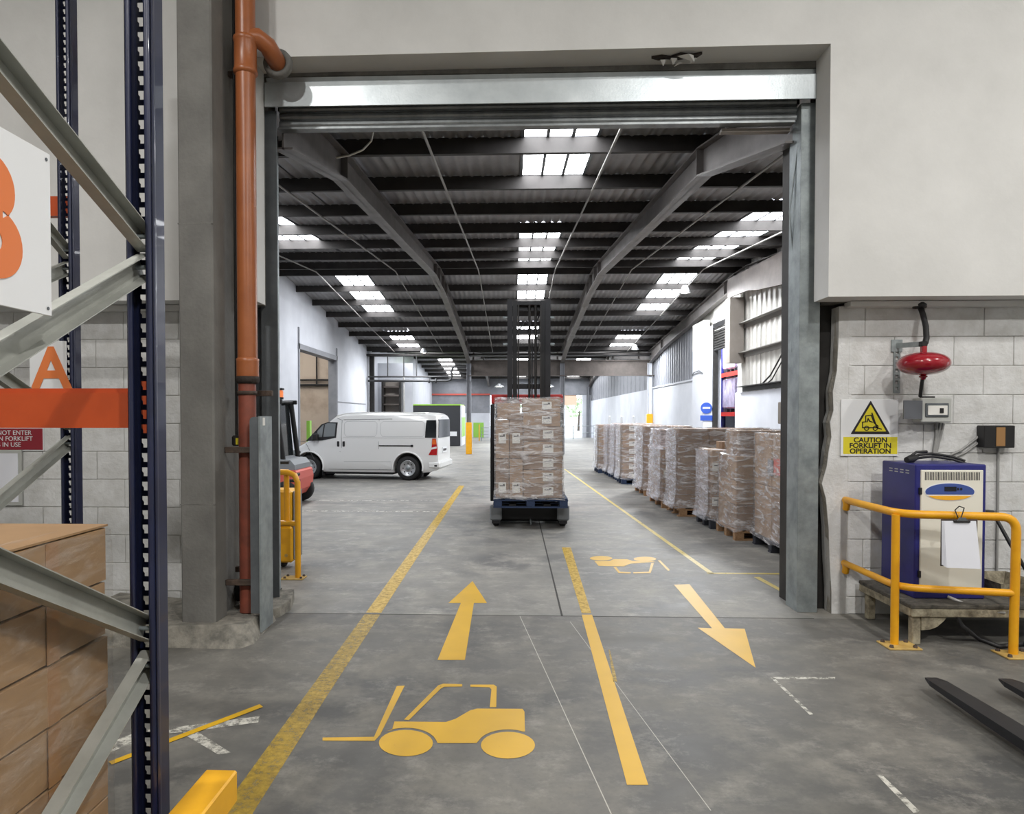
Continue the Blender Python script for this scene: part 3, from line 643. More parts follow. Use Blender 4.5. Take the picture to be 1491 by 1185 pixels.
# far end wall with daylight opening
we = struct('wall_end', 'far end wall with a wide opening to daylight')
b = MB(); b.box(LX, -1.85, 53.7, 54, 0, 1.9); b.build('lower_panel', 'inner_white', we)
b = MB(); b.box(LX, -1.85, 53.7, 54, 1.9, 4.9); b.box(-1.85, RX, 53.7, 54, 3.3, 4.9); b.build('upper_panel', 'clad_grey', we)
b = MB(); b.box(5.35, RX, 53.7, 54, 0, 3.3); b.build('lower_panel', 'inner_white', we)
MB().box(-3.15, -2.35, 53.66, 53.72, 0, 1.15).build('green_door_leaf', 'green_door', we)
MB().box(LX, -1.85, 53.6, 53.68, 3.3, 3.42).build('pipe_run', 'truck_coral', we)
MB().box(3.4, 4.9, 53.75, 53.85, 2.5, 3.3).build('strip_curtain', 'orange_haze', we)

# ================================================================== FLOOR PAINT
def paint_poly(pts, m, parent=None, name='floor_marking', z=0.0015):
    """flat painted shape (thin skin of paint on the concrete)"""
    b = MB(); n = len(pts)
    b.add([(p[0], p[1], z) for p in pts], [tuple(range(n))])
    return b.build(name, m, parent)
def px(pts): return [fl(*p) for p in pts]
def crop(pts, s, ox, oy): return [fl(ox+u*s, oy+v*s) for u, v in pts]
o = paint_poly([(-1.30, 16.28), (-1.17, 16.28), (-1.12, 7.0), (-1.11, 5.7), (-1.24, 5.7), (-1.25, 7.0)], 'paint_worn', name='floor_line'); tag(o, 'long yellow lane line left of the straight arrow, beyond the doorway', 'floor line')
o = paint_poly([(-1.24, 5.65), (-1.11, 5.65), (-1.10, 4.0), (-1.08, 2.6), (-1.22, 2.6), (-1.23, 4.0)], 'paint_faded', name='floor_line'); tag(o, 'faded yellow lane line left of the forklift symbol, near the rack', 'floor line')
o = paint_poly(px([(818, 797), (831, 797), (861, 893), (847, 893)]), 'paint_worn', name='floor_line'); tag(o, 'flaking far piece of the yellow centre line, between the two arrows', 'floor line')
o = paint_poly(px([(847, 895), (862, 895), (944, 1143), (913, 1143)]), 'paint_fresh', name='floor_line'); tag(o, 'bright yellow centre line right of the forklift symbol', 'floor line')
o = paint_poly(px([(886, 946), (888, 946), (899, 993), (893, 993)]), 'paint_faded', name='floor_line'); tag(o, 'scrap of old yellow paint beside the bright centre line', 'floor line')
a, c = fl(822, 683), fl(1036, 835)
o = paint_poly([(a[0]-.02, a[1]), (a[0]+.03, a[1]), (c[0]+.03, c[1]), (c[0]-.03, c[1])], 'paint_thin', name='floor_line'); tag(o, 'thin pale yellow line along the row of pallets', 'floor line')
a, c = fl(1030, 835), fl(1158, 838)
o = paint_poly([(a[0], a[1]-.02), (c[0]+.6, a[1]-.02), (c[0]+.6, a[1]+.04), (a[0], a[1]+.04)], 'paint_thin', name='floor_line'); tag(o, 'thin yellow crosswise line in front of the nearest pallet', 'floor line')
o = paint_poly(px([(1097, 840), (1106, 840), (1142, 860), (1134, 860)]), 'paint_thin', name='floor_line'); tag(o, 'short slanting yellow line by the right door post', 'floor line')
o = paint_poly([(-5.6, 11.78), (-1.3, 11.78), (-1.3, 11.86), (-5.6, 11.86)], 'paint_white', name='floor_line'); tag(o, 'pale crosswise line on the floor in front of the van', 'floor line')
o = paint_poly([(-5.2, 13.3), (-1.6, 13.3), (-1.6, 13.36), (-5.2, 13.36)], 'paint_white', name='floor_line'); tag(o, 'faint pale crosswise line nearest the van', 'floor line')
o = paint_poly(px([(688, 846), (709, 878), (690, 878), (677, 961), (637, 961), (671, 878), (653, 878)]), 'paint_fresh', name='floor_arrow'); tag(o, 'yellow arrow painted on the floor pointing to the truck', 'floor arrow')
o = paint_poly(crop([(205,180),(262,178),(392,340),(465,342),(505,485),(292,338),(345,340)], .3964, 900, 780), 'paint_fresh', name='floor_arrow'); tag(o, 'yellow arrow painted on the floor pointing towards the right rail', 'floor arrow')
def ell(cx, cy, rx, ry, n=28): return [(cx+rx*math.cos(2*math.pi*i/n), cy+ry*math.sin(2*math.pi*i/n)) for i in range(n)]
def symbol(name, label, pieces, s, ox, oy, m):
    base = crop([pieces[0][1][0]], s, ox, oy)[0]
    t = thing(name, label, 'floor symbol', (base[0], base[1], 0))
    for nm, pts in pieces: paint_poly(crop(pts, s, ox, oy), m, t, nm)
arcL = [(433+128*math.cos(math.radians(a)), 866+64*math.sin(math.radians(a))) for a in range(0, -131, -13)]
arcR = [(859+128*math.cos(math.radians(a)), 875+66*math.sin(math.radians(a))) for a in range(-60, -176, -13)]
symbol('forklift_symbol', 'large yellow forklift picture painted on the near floor', [
    ('wheel_mark', ell(433, 866, 113, 55)), ('wheel_mark', ell(859, 875, 113, 56)),
    ('body_mark', [(375,812),(385,776),(600,778),(640,765),(700,730),(730,722),(920,723),(928,735),(930,818)] + arcR + [(728,866),(565,866)] + arcL[1:]),
    ('fork_mark', [(85,843),(300,840),(395,628),(428,626),(325,832),(302,857),(85,856)]),
    ('cab_mark', [(425,768),(568,625),(590,618),(668,620),(668,630),(592,631),(577,640),(446,770)]),
    ('cab_mark', [(702,622),(800,622),(812,630),(810,716),(783,716),(790,642),(782,633),(702,631)])], .3488, 440, 780, 'paint_fresh')
symbol('forklift_symbol', 'small upside-down yellow forklift picture right of the centre line', [
    ('wheel_mark', ell(100, 841, 65, 13)), ('wheel_mark', ell(352, 845, 65, 13)),
    ('body_mark', [(62,858),(85,885),(230,888),(268,872),(415,862),(395,858),(280,856),(250,846),(172,846),(150,856)]),
    ('cab_mark', [(170,890),(200,926),(270,928),(270,921),(208,918),(186,890)]), ('cab_mark', [(285,928),(385,926),(404,868),(388,868),(374,918),(285,921)]),
    ('fork_mark', [(425,853),(440,853),(497,910),(484,913)])], .2531, 850, 600, 'paint_fresh')
o = paint_poly(px([(158, 1110), (163, 1114), (383, 1030), (378, 1026)]), 'paint_fresh', name='floor_line', z=0.004); tag(o, 'thin yellow slanting line beside the rack post', 'floor line')
sm = thing('floor_symbol', 'worn pale paint strokes of an old symbol by the rack post', 'floor symbol', fl(300, 1075))
for q in ([(215,1062),(262,1058),(378,1043),(376,1052),(270,1066),(216,1070)], [(262,1062),(288,1066),(336,1096),(318,1099),(272,1072)], [(150,1085),(200,1066),(204,1078),(160,1096)]): paint_poly(px(q), 'paint_white', sm, 'stroke')
cmk = thing('corner_mark', 'faint pale corner mark on the floor right of the arrow', 'floor mark', fl(1124, 987))
for q in ([(1122,986),(1216,986),(1216,989),(1124,989)], [(1122,987),(1127,987),(1184,1040),(1179,1041)]): paint_poly(px(q), 'paint_white', cmk, 'stroke')
for k, q in enumerate(([(1276,1128),(1284,1128),(1340,1182),(1330,1184)],)): tag(paint_poly(px(q), 'paint_white', name='floor_mark'), 'short pale scrape on the floor at the lower right', 'floor mark')

# ================================================================== PALLET RACKS ON THE LEFT
def upright(name, x0, x1, y0, y1, z0, z1, parent, holes_from, holes_to, pitch=0.046):
    """open C post: web with teardrop slots at y1, flanges reaching back to y0"""
    b = MB(); xm = x0+0.023; t = 0.003; yf = y1; y1 = y0+0.062
    w0, w1 = x0+0.008, x0+0.040
    # web with slots
    zz = z0
    def quad(xa, xb, za, zb): b.add([(xa, y1, za), (xb, y1, za), (xb, y1, zb), (xa, y1, zb)], [(0,1,2,3)])
    quad(x0, w0, z0, z1); quad(w1, x1, z0, z1); b.add([(x1, y1, z0), (x1, y1, z1), (x1, yf, z1), (x1, yf, z0)], [(0,1,2,3)])
    if holes_from > z0: quad(w0, w1, z0, holes_from)
    z = holes_from; hw, nw = 0.011, 0.006
    while z < holes_to - 1e-6:
        zc = z + pitch/2; top, sh, bt = zc+0.013, zc-0.001, zc-0.015
        inner = [(xm-nw, bt), (xm+nw, bt), (xm+nw, sh-0.004), (xm+hw, sh+0.002), (xm+hw, top), (xm-hw, top), (xm-hw, sh+0.002), (xm-nw, sh-0.004)]
        outer = [(w0, z), (w1, z), (w1, sh-0.004), (w1, sh+0.002), (w1, z+pitch), (w0, z+pitch), (w0, sh+0.002), (w0, sh-0.004)]
        b.add([(u, y1, v) for u, v in inner+outer], [(i, (i+1) % 8, 8+(i+1) % 8, 8+i) for i in range(8)])
        z += pitch
    if z < z1: quad(w0, w1, z, z1)
    # flanges with rounded outer lips
    for xs, sg in ((x0, 1), (x1, -1)):
        b.add([(xs, y1, z0), (xs, y1, z1), (xs, y0+0.012, z1), (xs, y0+0.012, z0)], [(0,1,2,3)])
        pr = [(xs, y0+0.012), (xs+sg*0.003, y0+0.003), (xs+sg*0.010, y0), (xs+sg*0.016, y0+0.003), (xs+sg*0.018, y0+0.012)]
        b.add([(u, v, z0) for u, v in pr] + [(u, v, z1) for u, v in pr], [(i, i+1, 6+i, 5+i) for i in range(4)], True)
        b.add([(xs-sg*0.004, y1-0.03, z0), (xs-sg*0.006, y1-0.04, z0), (xs-sg*0.004, y1-0.05, z0), (xs-sg*0.004, y1-0.03, z1), (xs-sg*0.006, y1-0.04, z1), (xs-sg*0.004, y1-0.05, z1)], [(0,1,4,3),(1,2,5,4)], True)
    o = b.build(name, 'navy_paint', parent)
    return o
def brace(parent, x, pA, pB, hw=0.02, hh=0.036):
    """cold-formed channel between two points (y,z) at x"""
    (ya, za), (yb, zb) = pA, pB; d = Vector((0, yb-ya, zb-za)).normalized(); n = Vector((0, -d.z, d.y)); X = Vector((1,0,0))
    A, Bq = Vector((x, ya, za)), Vector((x, yb, zb)); b = MB(); t = 0.003
    prof = [(-hw, -hh), (hw, -hh), (hw, -hh+t), (-hw+t, -hh+t), (-hw+t, hh-t), (hw, hh-t), (hw, hh), (-hw, hh)]
    vs = [A + X*u + n*v for u, v in prof] + [Bq + X*u + n*v for u, v in prof]; m = len(prof)
    b.add(vs, [tuple(range(m)), tuple(range(2*m-1, m-1, -1))] + [(i, (i+1) % m, m+(i+1) % m, m+i) for i in range(m)])
    o = b.build('brace', 'brace_steel', parent)
    for p, s in ((pA, 1), (pB, -1)):
        q = Vector((x, p[0], p[1])) + d*s*0.03
        MB().cyl((x-hw-0.006, q.y, q.z), (x+hw+0.012, q.y, q.z), 0.007, n=8).build('bolt', 'galvanised', o)
    return o
rk = thing('pallet_rack', 'navy blue rack frame with grey braces and orange beam at the left edge', 'rack', (-1.15, 1.65, 0))
X0, X1 = -1.203, -1.126
upright('upright', X0, X1, 2.10, 2.19, 0, 4.2, rk, 0.3, 3.9)
p2 = upright('upright', X0, X1, 1.10, 1.19, 0, 4.2, rk, 0.3, 3.9); p2.rotation_euler = (0, 0, 0)
xb = (X0+X1)/2
def zz_(px_, py_): return ay(px_, py_, 2.12)[2]
nodes = [0.30, 0.93, 1.55, 2.17, 2.78, 3.40, 4.0]
for k, (za, zb) in enumerate(((2.20, 2.60), (2.13, 1.59), (0.965, 1.50), (0.875, 0.33), (3.40, 2.72), (3.5, 4.0))): brace(rk, xb, (2.15, za), (1.15, zb))
b = MB(); b.prism([(2.195, 1.612), (2.245, 1.612), (2.245, 1.742), (2.222, 1.742), (2.222, 1.726), (2.195, 1.726)], 'x', -3.9, X0-0.0); b.build('beam', 'beam_orange', rk)
b = MB(); b.box(X0-0.004, X1-0.01, 2.193, 2.197, 1.585, 1.775); b.box(X0-0.03, X0-0.002, 2.193, 2.25, 1.585, 1.775); b.build('beam_connector', 'beam_orange', rk)
b = MB(); b.bev(X0-0.03, X1+0.03, 2.05, 2.23, 0, 0.008, 0.002); b.build('foot_plate', 'navy_paint', rk)
upright('upright', -3.98, -3.90, 2.10, 2.19, 0, 4.2, rk, 0.3, 0.3)
# rack behind it, closer to the wall
r2 = thing('pallet_rack', 'second navy rack frame standing against the white block wall', 'rack', (-2.68, 3.6, 0))
U0, U1 = -2.735, -2.655
upright('upright', U0, U1, 4.05, 4.14, 0, 4.6, r2, 0.3, 4.4); upright('upright', U0, U1, 3.10, 3.19, 0, 4.6, r2, 0.3, 0.3)
for za, zb in ((2.63, 3.15), (2.55, 2.10), (1.60, 2.04), (1.50, 1.03), (0.55, 0.97)): brace(r2, (U0+U1)/2, (4.09, za), (3.15, zb))
b = MB(); b.box(-4.9, U0, 4.15, 4.2, 2.88, 3.0); b.build('beam', 'beam_orange', r2)
# signs on the racks
sb = thing('aisle_sign', 'large white hanging sign with an orange letter B', 'sign', (-1.10, 1.65, 1.97))
b = MB(); b.bev(-1.106, -1.102, 1.28, 1.61, 1.888, 2.272, 0.0015); b.build('panel', 'sign_white', sb)
text('B', 0.36, 'sign_orange', sb, (-1.1005, 1.405, 2.062), (math.pi/2, 0, math.pi/2), bold=0.012)
for yy, zz in ((1.595, 1.905), (1.595, 2.255)): MB().cyl((-1.1015, yy, zz), (-1.100, yy, zz), 0.004, n=8).build('rivet', 'galvanised_dull', sb)
sa = thing('aisle_sign', 'small white sign with an orange letter A above the orange beam', 'sign', (-2.75, 4.03, 1.75))
MB().bev(-2.90, -2.675, 4.028, 4.036, 1.72, 2.10, 0.002).build('panel', 'sign_white', sa)
text('A', 0.36, 'sign_orange', sa, (-2.765, 4.026, 1.92), FRONT, bold=0.008)
rs = thing('warning_sign', 'dark red wall sign with white capital lettering behind the rack', 'sign', (-4.3, 5.79, 1.37))
MB().bev(-4.75, -4.06, 5.788, 5.798, 1.36, 1.545, 0.002).build('panel', 'sign_red', rs); MB().box(-4.757, -4.053, 5.790, 5.7985, 1.353, 1.552).build('border', 'sign_white', rs)
text('DO NOT ENTER\nWHEN FORKLIFT\nIS IN USE', 0.056, 'sign_white', rs, (-4.36, 5.786, 1.455), FRONT, space=0.92)
nb = thing('notice_frame', 'white framed notice on the wall under the red sign', 'notice', (-4.5, 5.79, 0.85))
MB().bev(-4.7, -4.24, 5.775, 5.798, 0.88, 1.36, 0.004).build('frame', 'grey_plastic', nb); MB().box(-4.67, -4.27, 5.772, 5.776, 0.91, 1.33).build('sheet', 'paper', nb)
hk = thing('wall_hook', 'small dark hook under the wall ledge behind the rack', 'hook', (-3.6, 5.75, 2.4))
MB().tube([(-3.78, 5.72, 2.55), (-3.78, 5.72, 2.43), (-3.76, 5.70, 2.41), (-3.72, 5.70, 2.42), (-3.71, 5.70, 2.45)], 0.012, 6).build('hook_rod', 'dark_steel', hk)

# ------------------------------------------------------------------ pallets, cartons and film
pal_me = {}
def pallet(parent, W, D, m, x=0.0, y=0.0, z=0.0, simple=False):
    """pallet in the parent's frame, near-left corner at (x, y, z); height 0.14"""
    if m not in pal_me: pal_me[m] = mesh_of(MB().bev(-.5,.5,-.5,.5,-.5,.5,0.03), m, 'board')
    me = pal_me[m]; bl = lambda nm, cx, cy, cz, sx, sy, sz: inst(nm, me, parent, (x+cx, y+cy, z+cz), scale=(sx, sy, sz))
    for j in range(3): bl('bottom_board', W/2, D*(0.05+0.45*j), 0.010, W, 0.10, 0.02)
    for j in range(3):
        for i in range(3): bl('pallet_block', W*(0.06+0.44*i), D*(0.05+0.45*j), 0.060, 0.12, 0.10, 0.08)
    for j in range(3): bl('stringer_board', W/2, D*(0.05+0.45*j), 0.109, W, 0.10, 0.018)
    n = 5 if simple else 7
    for i in range(n): bl('deck_board', W*(0.05+0.90*i/(n-1)), D/2, 0.129, 0.10, D, 0.022)
car_me = {}
def carton(parent, x, y, z, sx, sy, sz, m='carton', tape=None):
    if m not in car_me: car_me[m] = mesh_of(MB().bev(-.5,.5,-.5,.5,-.5,.5,0.012), m, 'carton')
    return inst('carton', car_me[m], parent, (x+sx/2, y+sy/2, z+sz/2), scale=(sx-0.006, sy-0.006, sz-0.006))
lab_me = mesh_of(MB().box(-.5,.5,-.5,.5,-.5,.5), 'label_white', 'label'); ink_me = mesh_of(MB().box(-.5,.5,-.5,.5,-.5,.5), 'label_ink', 'print')
def label_front(parent, x, y, z, w, h):
    inst('paper_label', lab_me, parent, (x, y, z), scale=(w, 0.003, h))
    inst('label_print', ink_me, parent, (x-w*0.12, y-0.002, z+h*0.18), scale=(w*0.45, 0.002, h*0.10)); inst('label_print', ink_me, parent, (x+w*0.22, y-0.002, z+h*0.25), scale=(w*0.22, 0.002, h*0.22))
def stack_cartons(parent, x0, y0, z0, nx, ny, nz, sx, sy, sz, m='carton', labels=(), jitter=0.006):
    for k in range(nz):
        for j in range(ny):
            for i in range(nx):
                if 0 < i < nx-1 and 0 < j < ny-1 and k < nz-1: continue
                carton(parent, x0+i*sx+random.uniform(-jitter, jitter)*0.5, y0+j*sy+random.uniform(-jitter, jitter)*0.5, z0+k*sz, sx, sy, sz, m if (i+j+k) % 3 else ('carton_dark' if m == 'carton' else m))
def film(parent, x0, x1, y0, y1, z0, z1, m='film', flare=0.03, amp=0.010, seed=0, topcap=True, skew=0.0):
    """stretch film pulled round a stack: a shell of uneven facets"""
    r = random.Random(seed); nz = max(6, int((z1-z0)/0.11)); per = []
    nx, ny = 7, 7
    per += [(x0+(x1-x0)*i/nx, y0) for i in range(nx)] + [(x1, y0+(y1-y0)*i/ny) for i in range(ny)] + [(x1-(x1-x0)*i/nx, y1) for i in range(nx)] + [(x0, y1-(y1-y0)*i/ny) for i in range(ny)]
    n = len(per); cx, cy = (x0+x1)/2, (y0+y1)/2; vs = []
    for k in range(nz+1):
        t = k/nz
        for i, (x, y) in enumerate(per):
            d = Vector((x-cx, y-cy)); d.normalize(); e = 0.010 + r.uniform(0, amp) + flare*max(0, 1-t*7)
            e -= 0.0 if t < 0.97 else 0.004
            vs.append((x+d.x*e, y+d.y*e, z0+(z1-z0)*t + (r.uniform(-.03, .012) if k == nz else 0) + (r.uniform(-.02, .02) if k == 0 else 0)))
    b = MB(); b.add(vs, [(k*n+i, k*n+(i+1) % n, (k+1)*n+(i+1) % n, (k+1)*n+i) for k in range(nz) for i in range(n)], True)
    if topcap:
        ring = [vs[nz*n+i] for i in range(n)]; inner = [(cx+(p[0]-cx)*0.86, cy+(p[1]-cy)*0.86, z1+r.uniform(0.0, 0.012)) for p in ring]
        b.add(ring+inner, [(i, (i+1) % n, n+(i+1) % n, n+i) for i in range(n)], True)
    return b.build('stretch_film', m, parent, world=False)

# carton stack at the rack's lower level
cs_ = thing('wrapped_pallet', 'stack of brown cartons in clear film at the lower left under the orange beam', 'pallet load', (-2.33, 1.02, 0))
pallet(cs_, 1.08, 1.05, 'pallet_wood')
stack_cartons(cs_, 0.0, 0.0, 0.142, 3, 2, 7, 0.36, 0.525, 0.167, 'carton_near')
for k in range(7):
    for j in range(2):
        inst('tape', mesh_of(MB().box(-.5,.5,-.5,.5,-.5,.5), 'tape', 'tape') if (k, j) == (0, 0) else bpy.data.meshes['tape'], cs_, (1.079, 0.27+0.525*j, 0.142+0.167*k+0.083), scale=(0.002, 0.05, 0.16))
film(cs_, 0, 1.08, 0, 1.05, 0.15, 1.315, 'film_clear', seed=3, amp=0.006, flare=0.0)
cb = MB(); cb.box(0, 1.08, 0, 1.05, 1.312, 1.318); cb.build('top_sheet', 'carton_near', cs_, world=False)
# yellow rack-end guard rail
gy = thing('guard_rail', 'yellow steel rail end at the bottom edge beside the rack post', 'guard rail', (-1.0, 1.5, 0))
MB().bev(-1.055, -0.945, 0.6, 2.30, 0.33, 0.44, 0.006).build('rail', 'guard_yellow', gy)
for yy in (2.1, 1.0): MB().bev(-1.045, -0.955, yy-0.045, yy+0.045, 0, 0.33, 0.005).build('post', 'guard_yellow', gy); MB().bev(-1.10, -0.90, yy-0.1, yy+0.1, 0, 0.01, 0.003).build('base_plate', 'guard_yellow', gy)

# ================================================================== RIGHT SIDE, NEAR
# caution sign
WY = 5.80
cg = thing('caution_sign', 'white and yellow forklift caution sign with black triangle on the block wall', 'sign', (ay(1265, 660, WY)[0], WY, ay(1265, 664, WY)[2]))
tl, br = ay(1224.5, 581.5, WY-0.008), ay(1307, 664, WY-0.008)
MB().bev(tl[0], br[0], WY-0.012, WY-0.002, br[2], tl[2], 0.002).build('panel', 'sign_white', cg)
y_ = WY-0.0135
a, c = ay(1228, 636, y_), ay(1306.5, 661, y_); MB().box(a[0], c[0], y_, y_+0.003, c[2], a[2]).build('text_band', 'sign_yellow', cg)
def rtri(cx, z0, wd, ht, rad, n=5):
    P = [(cx-wd/2, z0), (cx+wd/2, z0), (cx, z0+ht)]; out = []
    for i in range(3):
        p0, p1, p2 = Vector(P[i-1]), Vector(P[i]), Vector(P[(i+1) % 3]); a_ = p1+(p0-p1).normalized()*rad*1.7; b_ = p1+(p2-p1).normalized()*rad*1.7
        for k in range(n+1):
            t = k/n; out.append(tuple(a_*(1-t)**2 + p1*2*t*(1-t) + b_*t*t))
    return out
t0, t1, tt = ay(1238.5, 632, y_), ay(1296, 632, y_), ay(1267, 583, y_)
cxm = (t0[0]+t1[0])/2; wd = t1[0]-t0[0]; ht = tt[2]-t0[2]
MB().prism(rtri(cxm, t0[2], wd, ht, 0.006), 'y', y_, y_+0.003).build('triangle_border', 'sign_black', cg)
MB().prism(rtri(cxm, t0[2]+0.022, wd*0.80, ht*0.80, 0.004), 'y', y_-0.0015, y_).build('triangle_field', 'sign_yellow', cg)
tz = lambda u, v: (ay(1180+u*.25326, 420+v*.25326, y_-0.003)[0], ay(1180+u*.25326, 420+v*.25326, y_-0.003)[2])
def line2(pts, wd=0.008):
    b = MB()
    for (u0, v0), (u1, v1) in zip(pts[:-1], pts[1:]):
        p, q = Vector(tz(u0, v0)), Vector(tz(u1, v1)); d = (q-p).normalized(); nn = Vector((-d.y, d.x))*wd/2; p -= d*wd*.4; q += d*wd*.4
        b.prism([tuple(p-nn), tuple(q-nn), tuple(q+nn), tuple(p+nn)], 'y', y_-0.004, y_-0.001)
    return b
pic = line2([(300,800),(300,768),(318,766),(318,732),(350,728),(366,772),(388,790),(388,800),(300,800)]); pic.build('pictogram_body', 'sign_black', cg)
line2([(354,716),(382,800),(408,808)], 0.009).build('pictogram_mast', 'sign_black', cg)
line2([(326,766),(332,748),(340,762),(356,768)], 0.009).build('pictogram_driver', 'sign_black', cg)
for u, v in ((323, 803), (373, 803)):
    p = tz(u, v); MB().lathe([(0.014, y_-0.004), (0.021, y_-0.004), (0.021, y_-0.001), (0.014, y_-0.001)], (p[0], 0, p[1]), 'y', 16).build('pictogram_wheel', 'sign_black', cg)
text('CAUTION\nFORKLIFT IN\nOPERATION', 0.056, 'sign_black', cg, ((a[0]+c[0])/2, y_-0.001, (a[2]+c[2])/2-0.002), FRONT, space=0.82, width=1.08, bold=0.0014)

# red bulb-shaped unit on a bracket
rb = thing('fire_extinguisher', 'red bulb-shaped automatic extinguisher on a wall bracket', 'extinguisher', (ay(1344, 530, 5.5)[0], 5.5, 1.9))
bc = ay(1344.5, 529.5, 5.52)
prof = []
for i in range(25):
    t = math.pi*i/24; r = math.sin(t); h = -math.cos(t); prof.append((0.0+0.185*abs(r)**0.85, 0.090*h))
MB().lathe([(max(p[0], 0.0), p[1]) for p in prof], bc, 'z', 36).build('vessel', 'red_gloss', rb)
MB().bev(bc[0]-0.02, bc[0]+0.02, bc[1]-0.02, bc[1]+0.02, bc[2]+0.075, bc[2]+0.15, 0.006).build('neck', 'red_gloss', rb)
MB().bev(bc[0]-0.028, bc[0]+0.02, bc[1]-0.022, bc[1]+0.022, bc[2]+0.135, bc[2]+0.175, 0.004).build('clamp', 'black_plastic', rb)
MB().lathe([(0.0, -0.125), (0.016, -0.125), (0.02, -0.11), (0.03, -0.105), (0.03, -0.095), (0.012, -0.088), (0.012, -0.075)], bc, 'z', 12).build('nozzle', 'red_gloss', rb)
p = ay(1306, 504, 5.78)
MB().bev(p[0]-0.04, p[0]+0.05, 5.786, 5.796, p[2]-0.045, p[2]+0.055, 0.002).build('wall_plate', 'galvanised', rb)
bar = MB(); A, Bv = Vector((p[0]+0.0, 5.78, p[2]+0.005)), Vector((bc[0]-0.01, bc[1], bc[2]+0.155))
bar.add([A+Vector((0,0,-.02)), Bv+Vector((0,0,-.02)), Bv+Vector((0,0,.02)), A+Vector((0,0,.02)), A+Vector((0,.01,-.02)), Bv+Vector((0,.01,-.02)), Bv+Vector((0,.01,.02)), A+Vector((0,.01,.02))], [(0,1,2,3),(7,6,5,4),(0,4,5,1),(3,2,6,7),(0,3,7,4),(1,5,6,2)])
bar.build('arm', 'galvanised', rb)
p2_ = ay(1306, 512, 5.79); q2_ = ay(1305, 572, 5.79)
ss = MB(); ss.box(p2_[0]-0.026, p2_[0]-0.012, 5.786, 5.796, q2_[2], p2_[2]); ss.box(p2_[0]+0.012, p2_[0]+0.026, 5.786, 5.796, q2_[2], p2_[2])
zz = q2_[2]
while zz < p2_[2]-0.03: ss.box(p2_[0]-0.012, p2_[0]+0.012, 5.786, 5.796, zz, zz+0.022); zz += 0.05
ss.build('slotted_strap', 'galvanised', rb)
h0 = ay(1339, 444, 5.74); hs = [h0, ay(1344, 458, 5.7), ay(1348, 475, 5.62), ay(1349, 492, 5.54), (bc[0]+0.012, bc[1], bc[2]+0.16)]
MB().tube(hs, 0.022, 10).build('hose', 'cable_black', rb)
MB().lathe([(0.0, -0.03), (0.05, -0.025), (0.055, 0.0), (0.04, 0.02), (0.0, 0.022)], (h0[0], h0[1]-0.0, h0[2]), 'z', 14).build('hose_gland', 'cable_black', rb)
MB().tube([(bc[0]-0.005, bc[1], bc[2]-0.12), ay(1342, 560, 5.6), ay(1340, 577, 5.70)], 0.014, 8).build('tail_hose', 'cable_black', rb)
# isolator box with its flap open
ib = thing('isolator_box', 'grey switch box with smoked flap swung open on the wall', 'switch box', (ay(1362, 614, 5.7)[0], 5.72, ay(1362, 615, 5.7)[2]))
a, c = ay(1342, 579, 5.66), ay(1386, 615, 5.66)
MB().bev(a[0], c[0], 5.66, 5.795, c[2], a[2], 0.008).build('body', 'grey_plastic', ib)
d_, e_ = (c[0]-a[0]), (a[2]-c[2])
MB().bev(a[0]+d_*.12, c[0]-d_*.12, 5.650, 5.665, c[2]+e_*.22, a[2]-e_*.22, 0.004).build('faceplate', 'galvanised_dull', ib)
MB().bev(a[0]+d_*.18, c[0]-d_*.18, 5.645, 5.655, c[2]+e_*.30, a[2]-e_*.32, 0.002).build('breaker_row', 'label_white', ib)
MB().bev(c[0]-d_*.44, c[0]-d_*.32, 5.638, 5.650, c[2]+e_*.38, a[2]-e_*.42, 0.002).build('breaker_switch', 'black_plastic', ib)
f0 = ay(1313, 583, 5.60); f1 = ay(1344, 610, 5.655)
fb = MB(); fb.add([(f0[0], 5.57, f1[2]), (a[0]+.005, 5.655, f1[2]), (a[0]+.005, 5.655, f0[2]), (f0[0], 5.57, f0[2]), (f0[0], 5.58, f1[2]), (a[0]+.005, 5.667, f1[2]), (a[0]+.005, 5.667, f0[2]), (f0[0], 5.58, f0[2])], [(0,1,2,3),(7,6,5,4),(0,4,5,1),(3,2,6,7),(0,3,7,4),(1,5,6,2)]); fb.build('flap', 'smoked_plastic', ib)
MB().bev(a[0]+.02, a[0]+.12, 5.68, 5.72, a[2], a[2]+.012, .003).build('cable_entry', 'cable_black', ib)
# black junction box
jb = thing('junction_box', 'black wall box with a brown label strip', 'junction box', (ay(1456, 651, 5.7)[0], 5.72, ay(1456, 652, 5.7)[2]))
a, c = ay(1433.5, 619.5, 5.70), ay(1478, 652, 5.70)
MB().bev(a[0], c[0], 5.70, 5.795, c[2], a[2], 0.005).build('body', 'black_plastic', jb); d_ = c[0]-a[0]; e_ = a[2]-c[2]
MB().box(a[0]+d_*.38, a[0]+d_*.67, 5.696, 5.702, c[2]+e_*.08, a[2]-e_*.08).build('label_strip', 'cardboard_brown', jb)
MB().cyl((c[0], 5.74, c[2]+e_*.3), (c[0]+0.015, 5.74, c[2]+e_*.3), 0.01, n=8).build('screw', 'black_plastic', jb)
wc = thing('wall_cable', 'pair of grey cables from the black box down behind the charger', 'cable', (ay(1410, 660, 5.79)[0], 5.79, 1.2))
for off in (0, 6): MB().tube([ay(1436+off*.3, 622+off, 5.785), ay(1420+off*.5, 640+off, 5.785), ay(1400+off, 655+off*.6, 5.785), ay(1380+off, 664+off*.5, 5.785), ay(1362, 672, 5.785)], 0.009, 6).build('cable', 'cable_grey', wc)
w2 = thing('wall_conduit', 'thin grey conduit dropping from the black box to the bench', 'conduit', (ay(1453, 700, 5.79)[0], 5.79, 0.5))
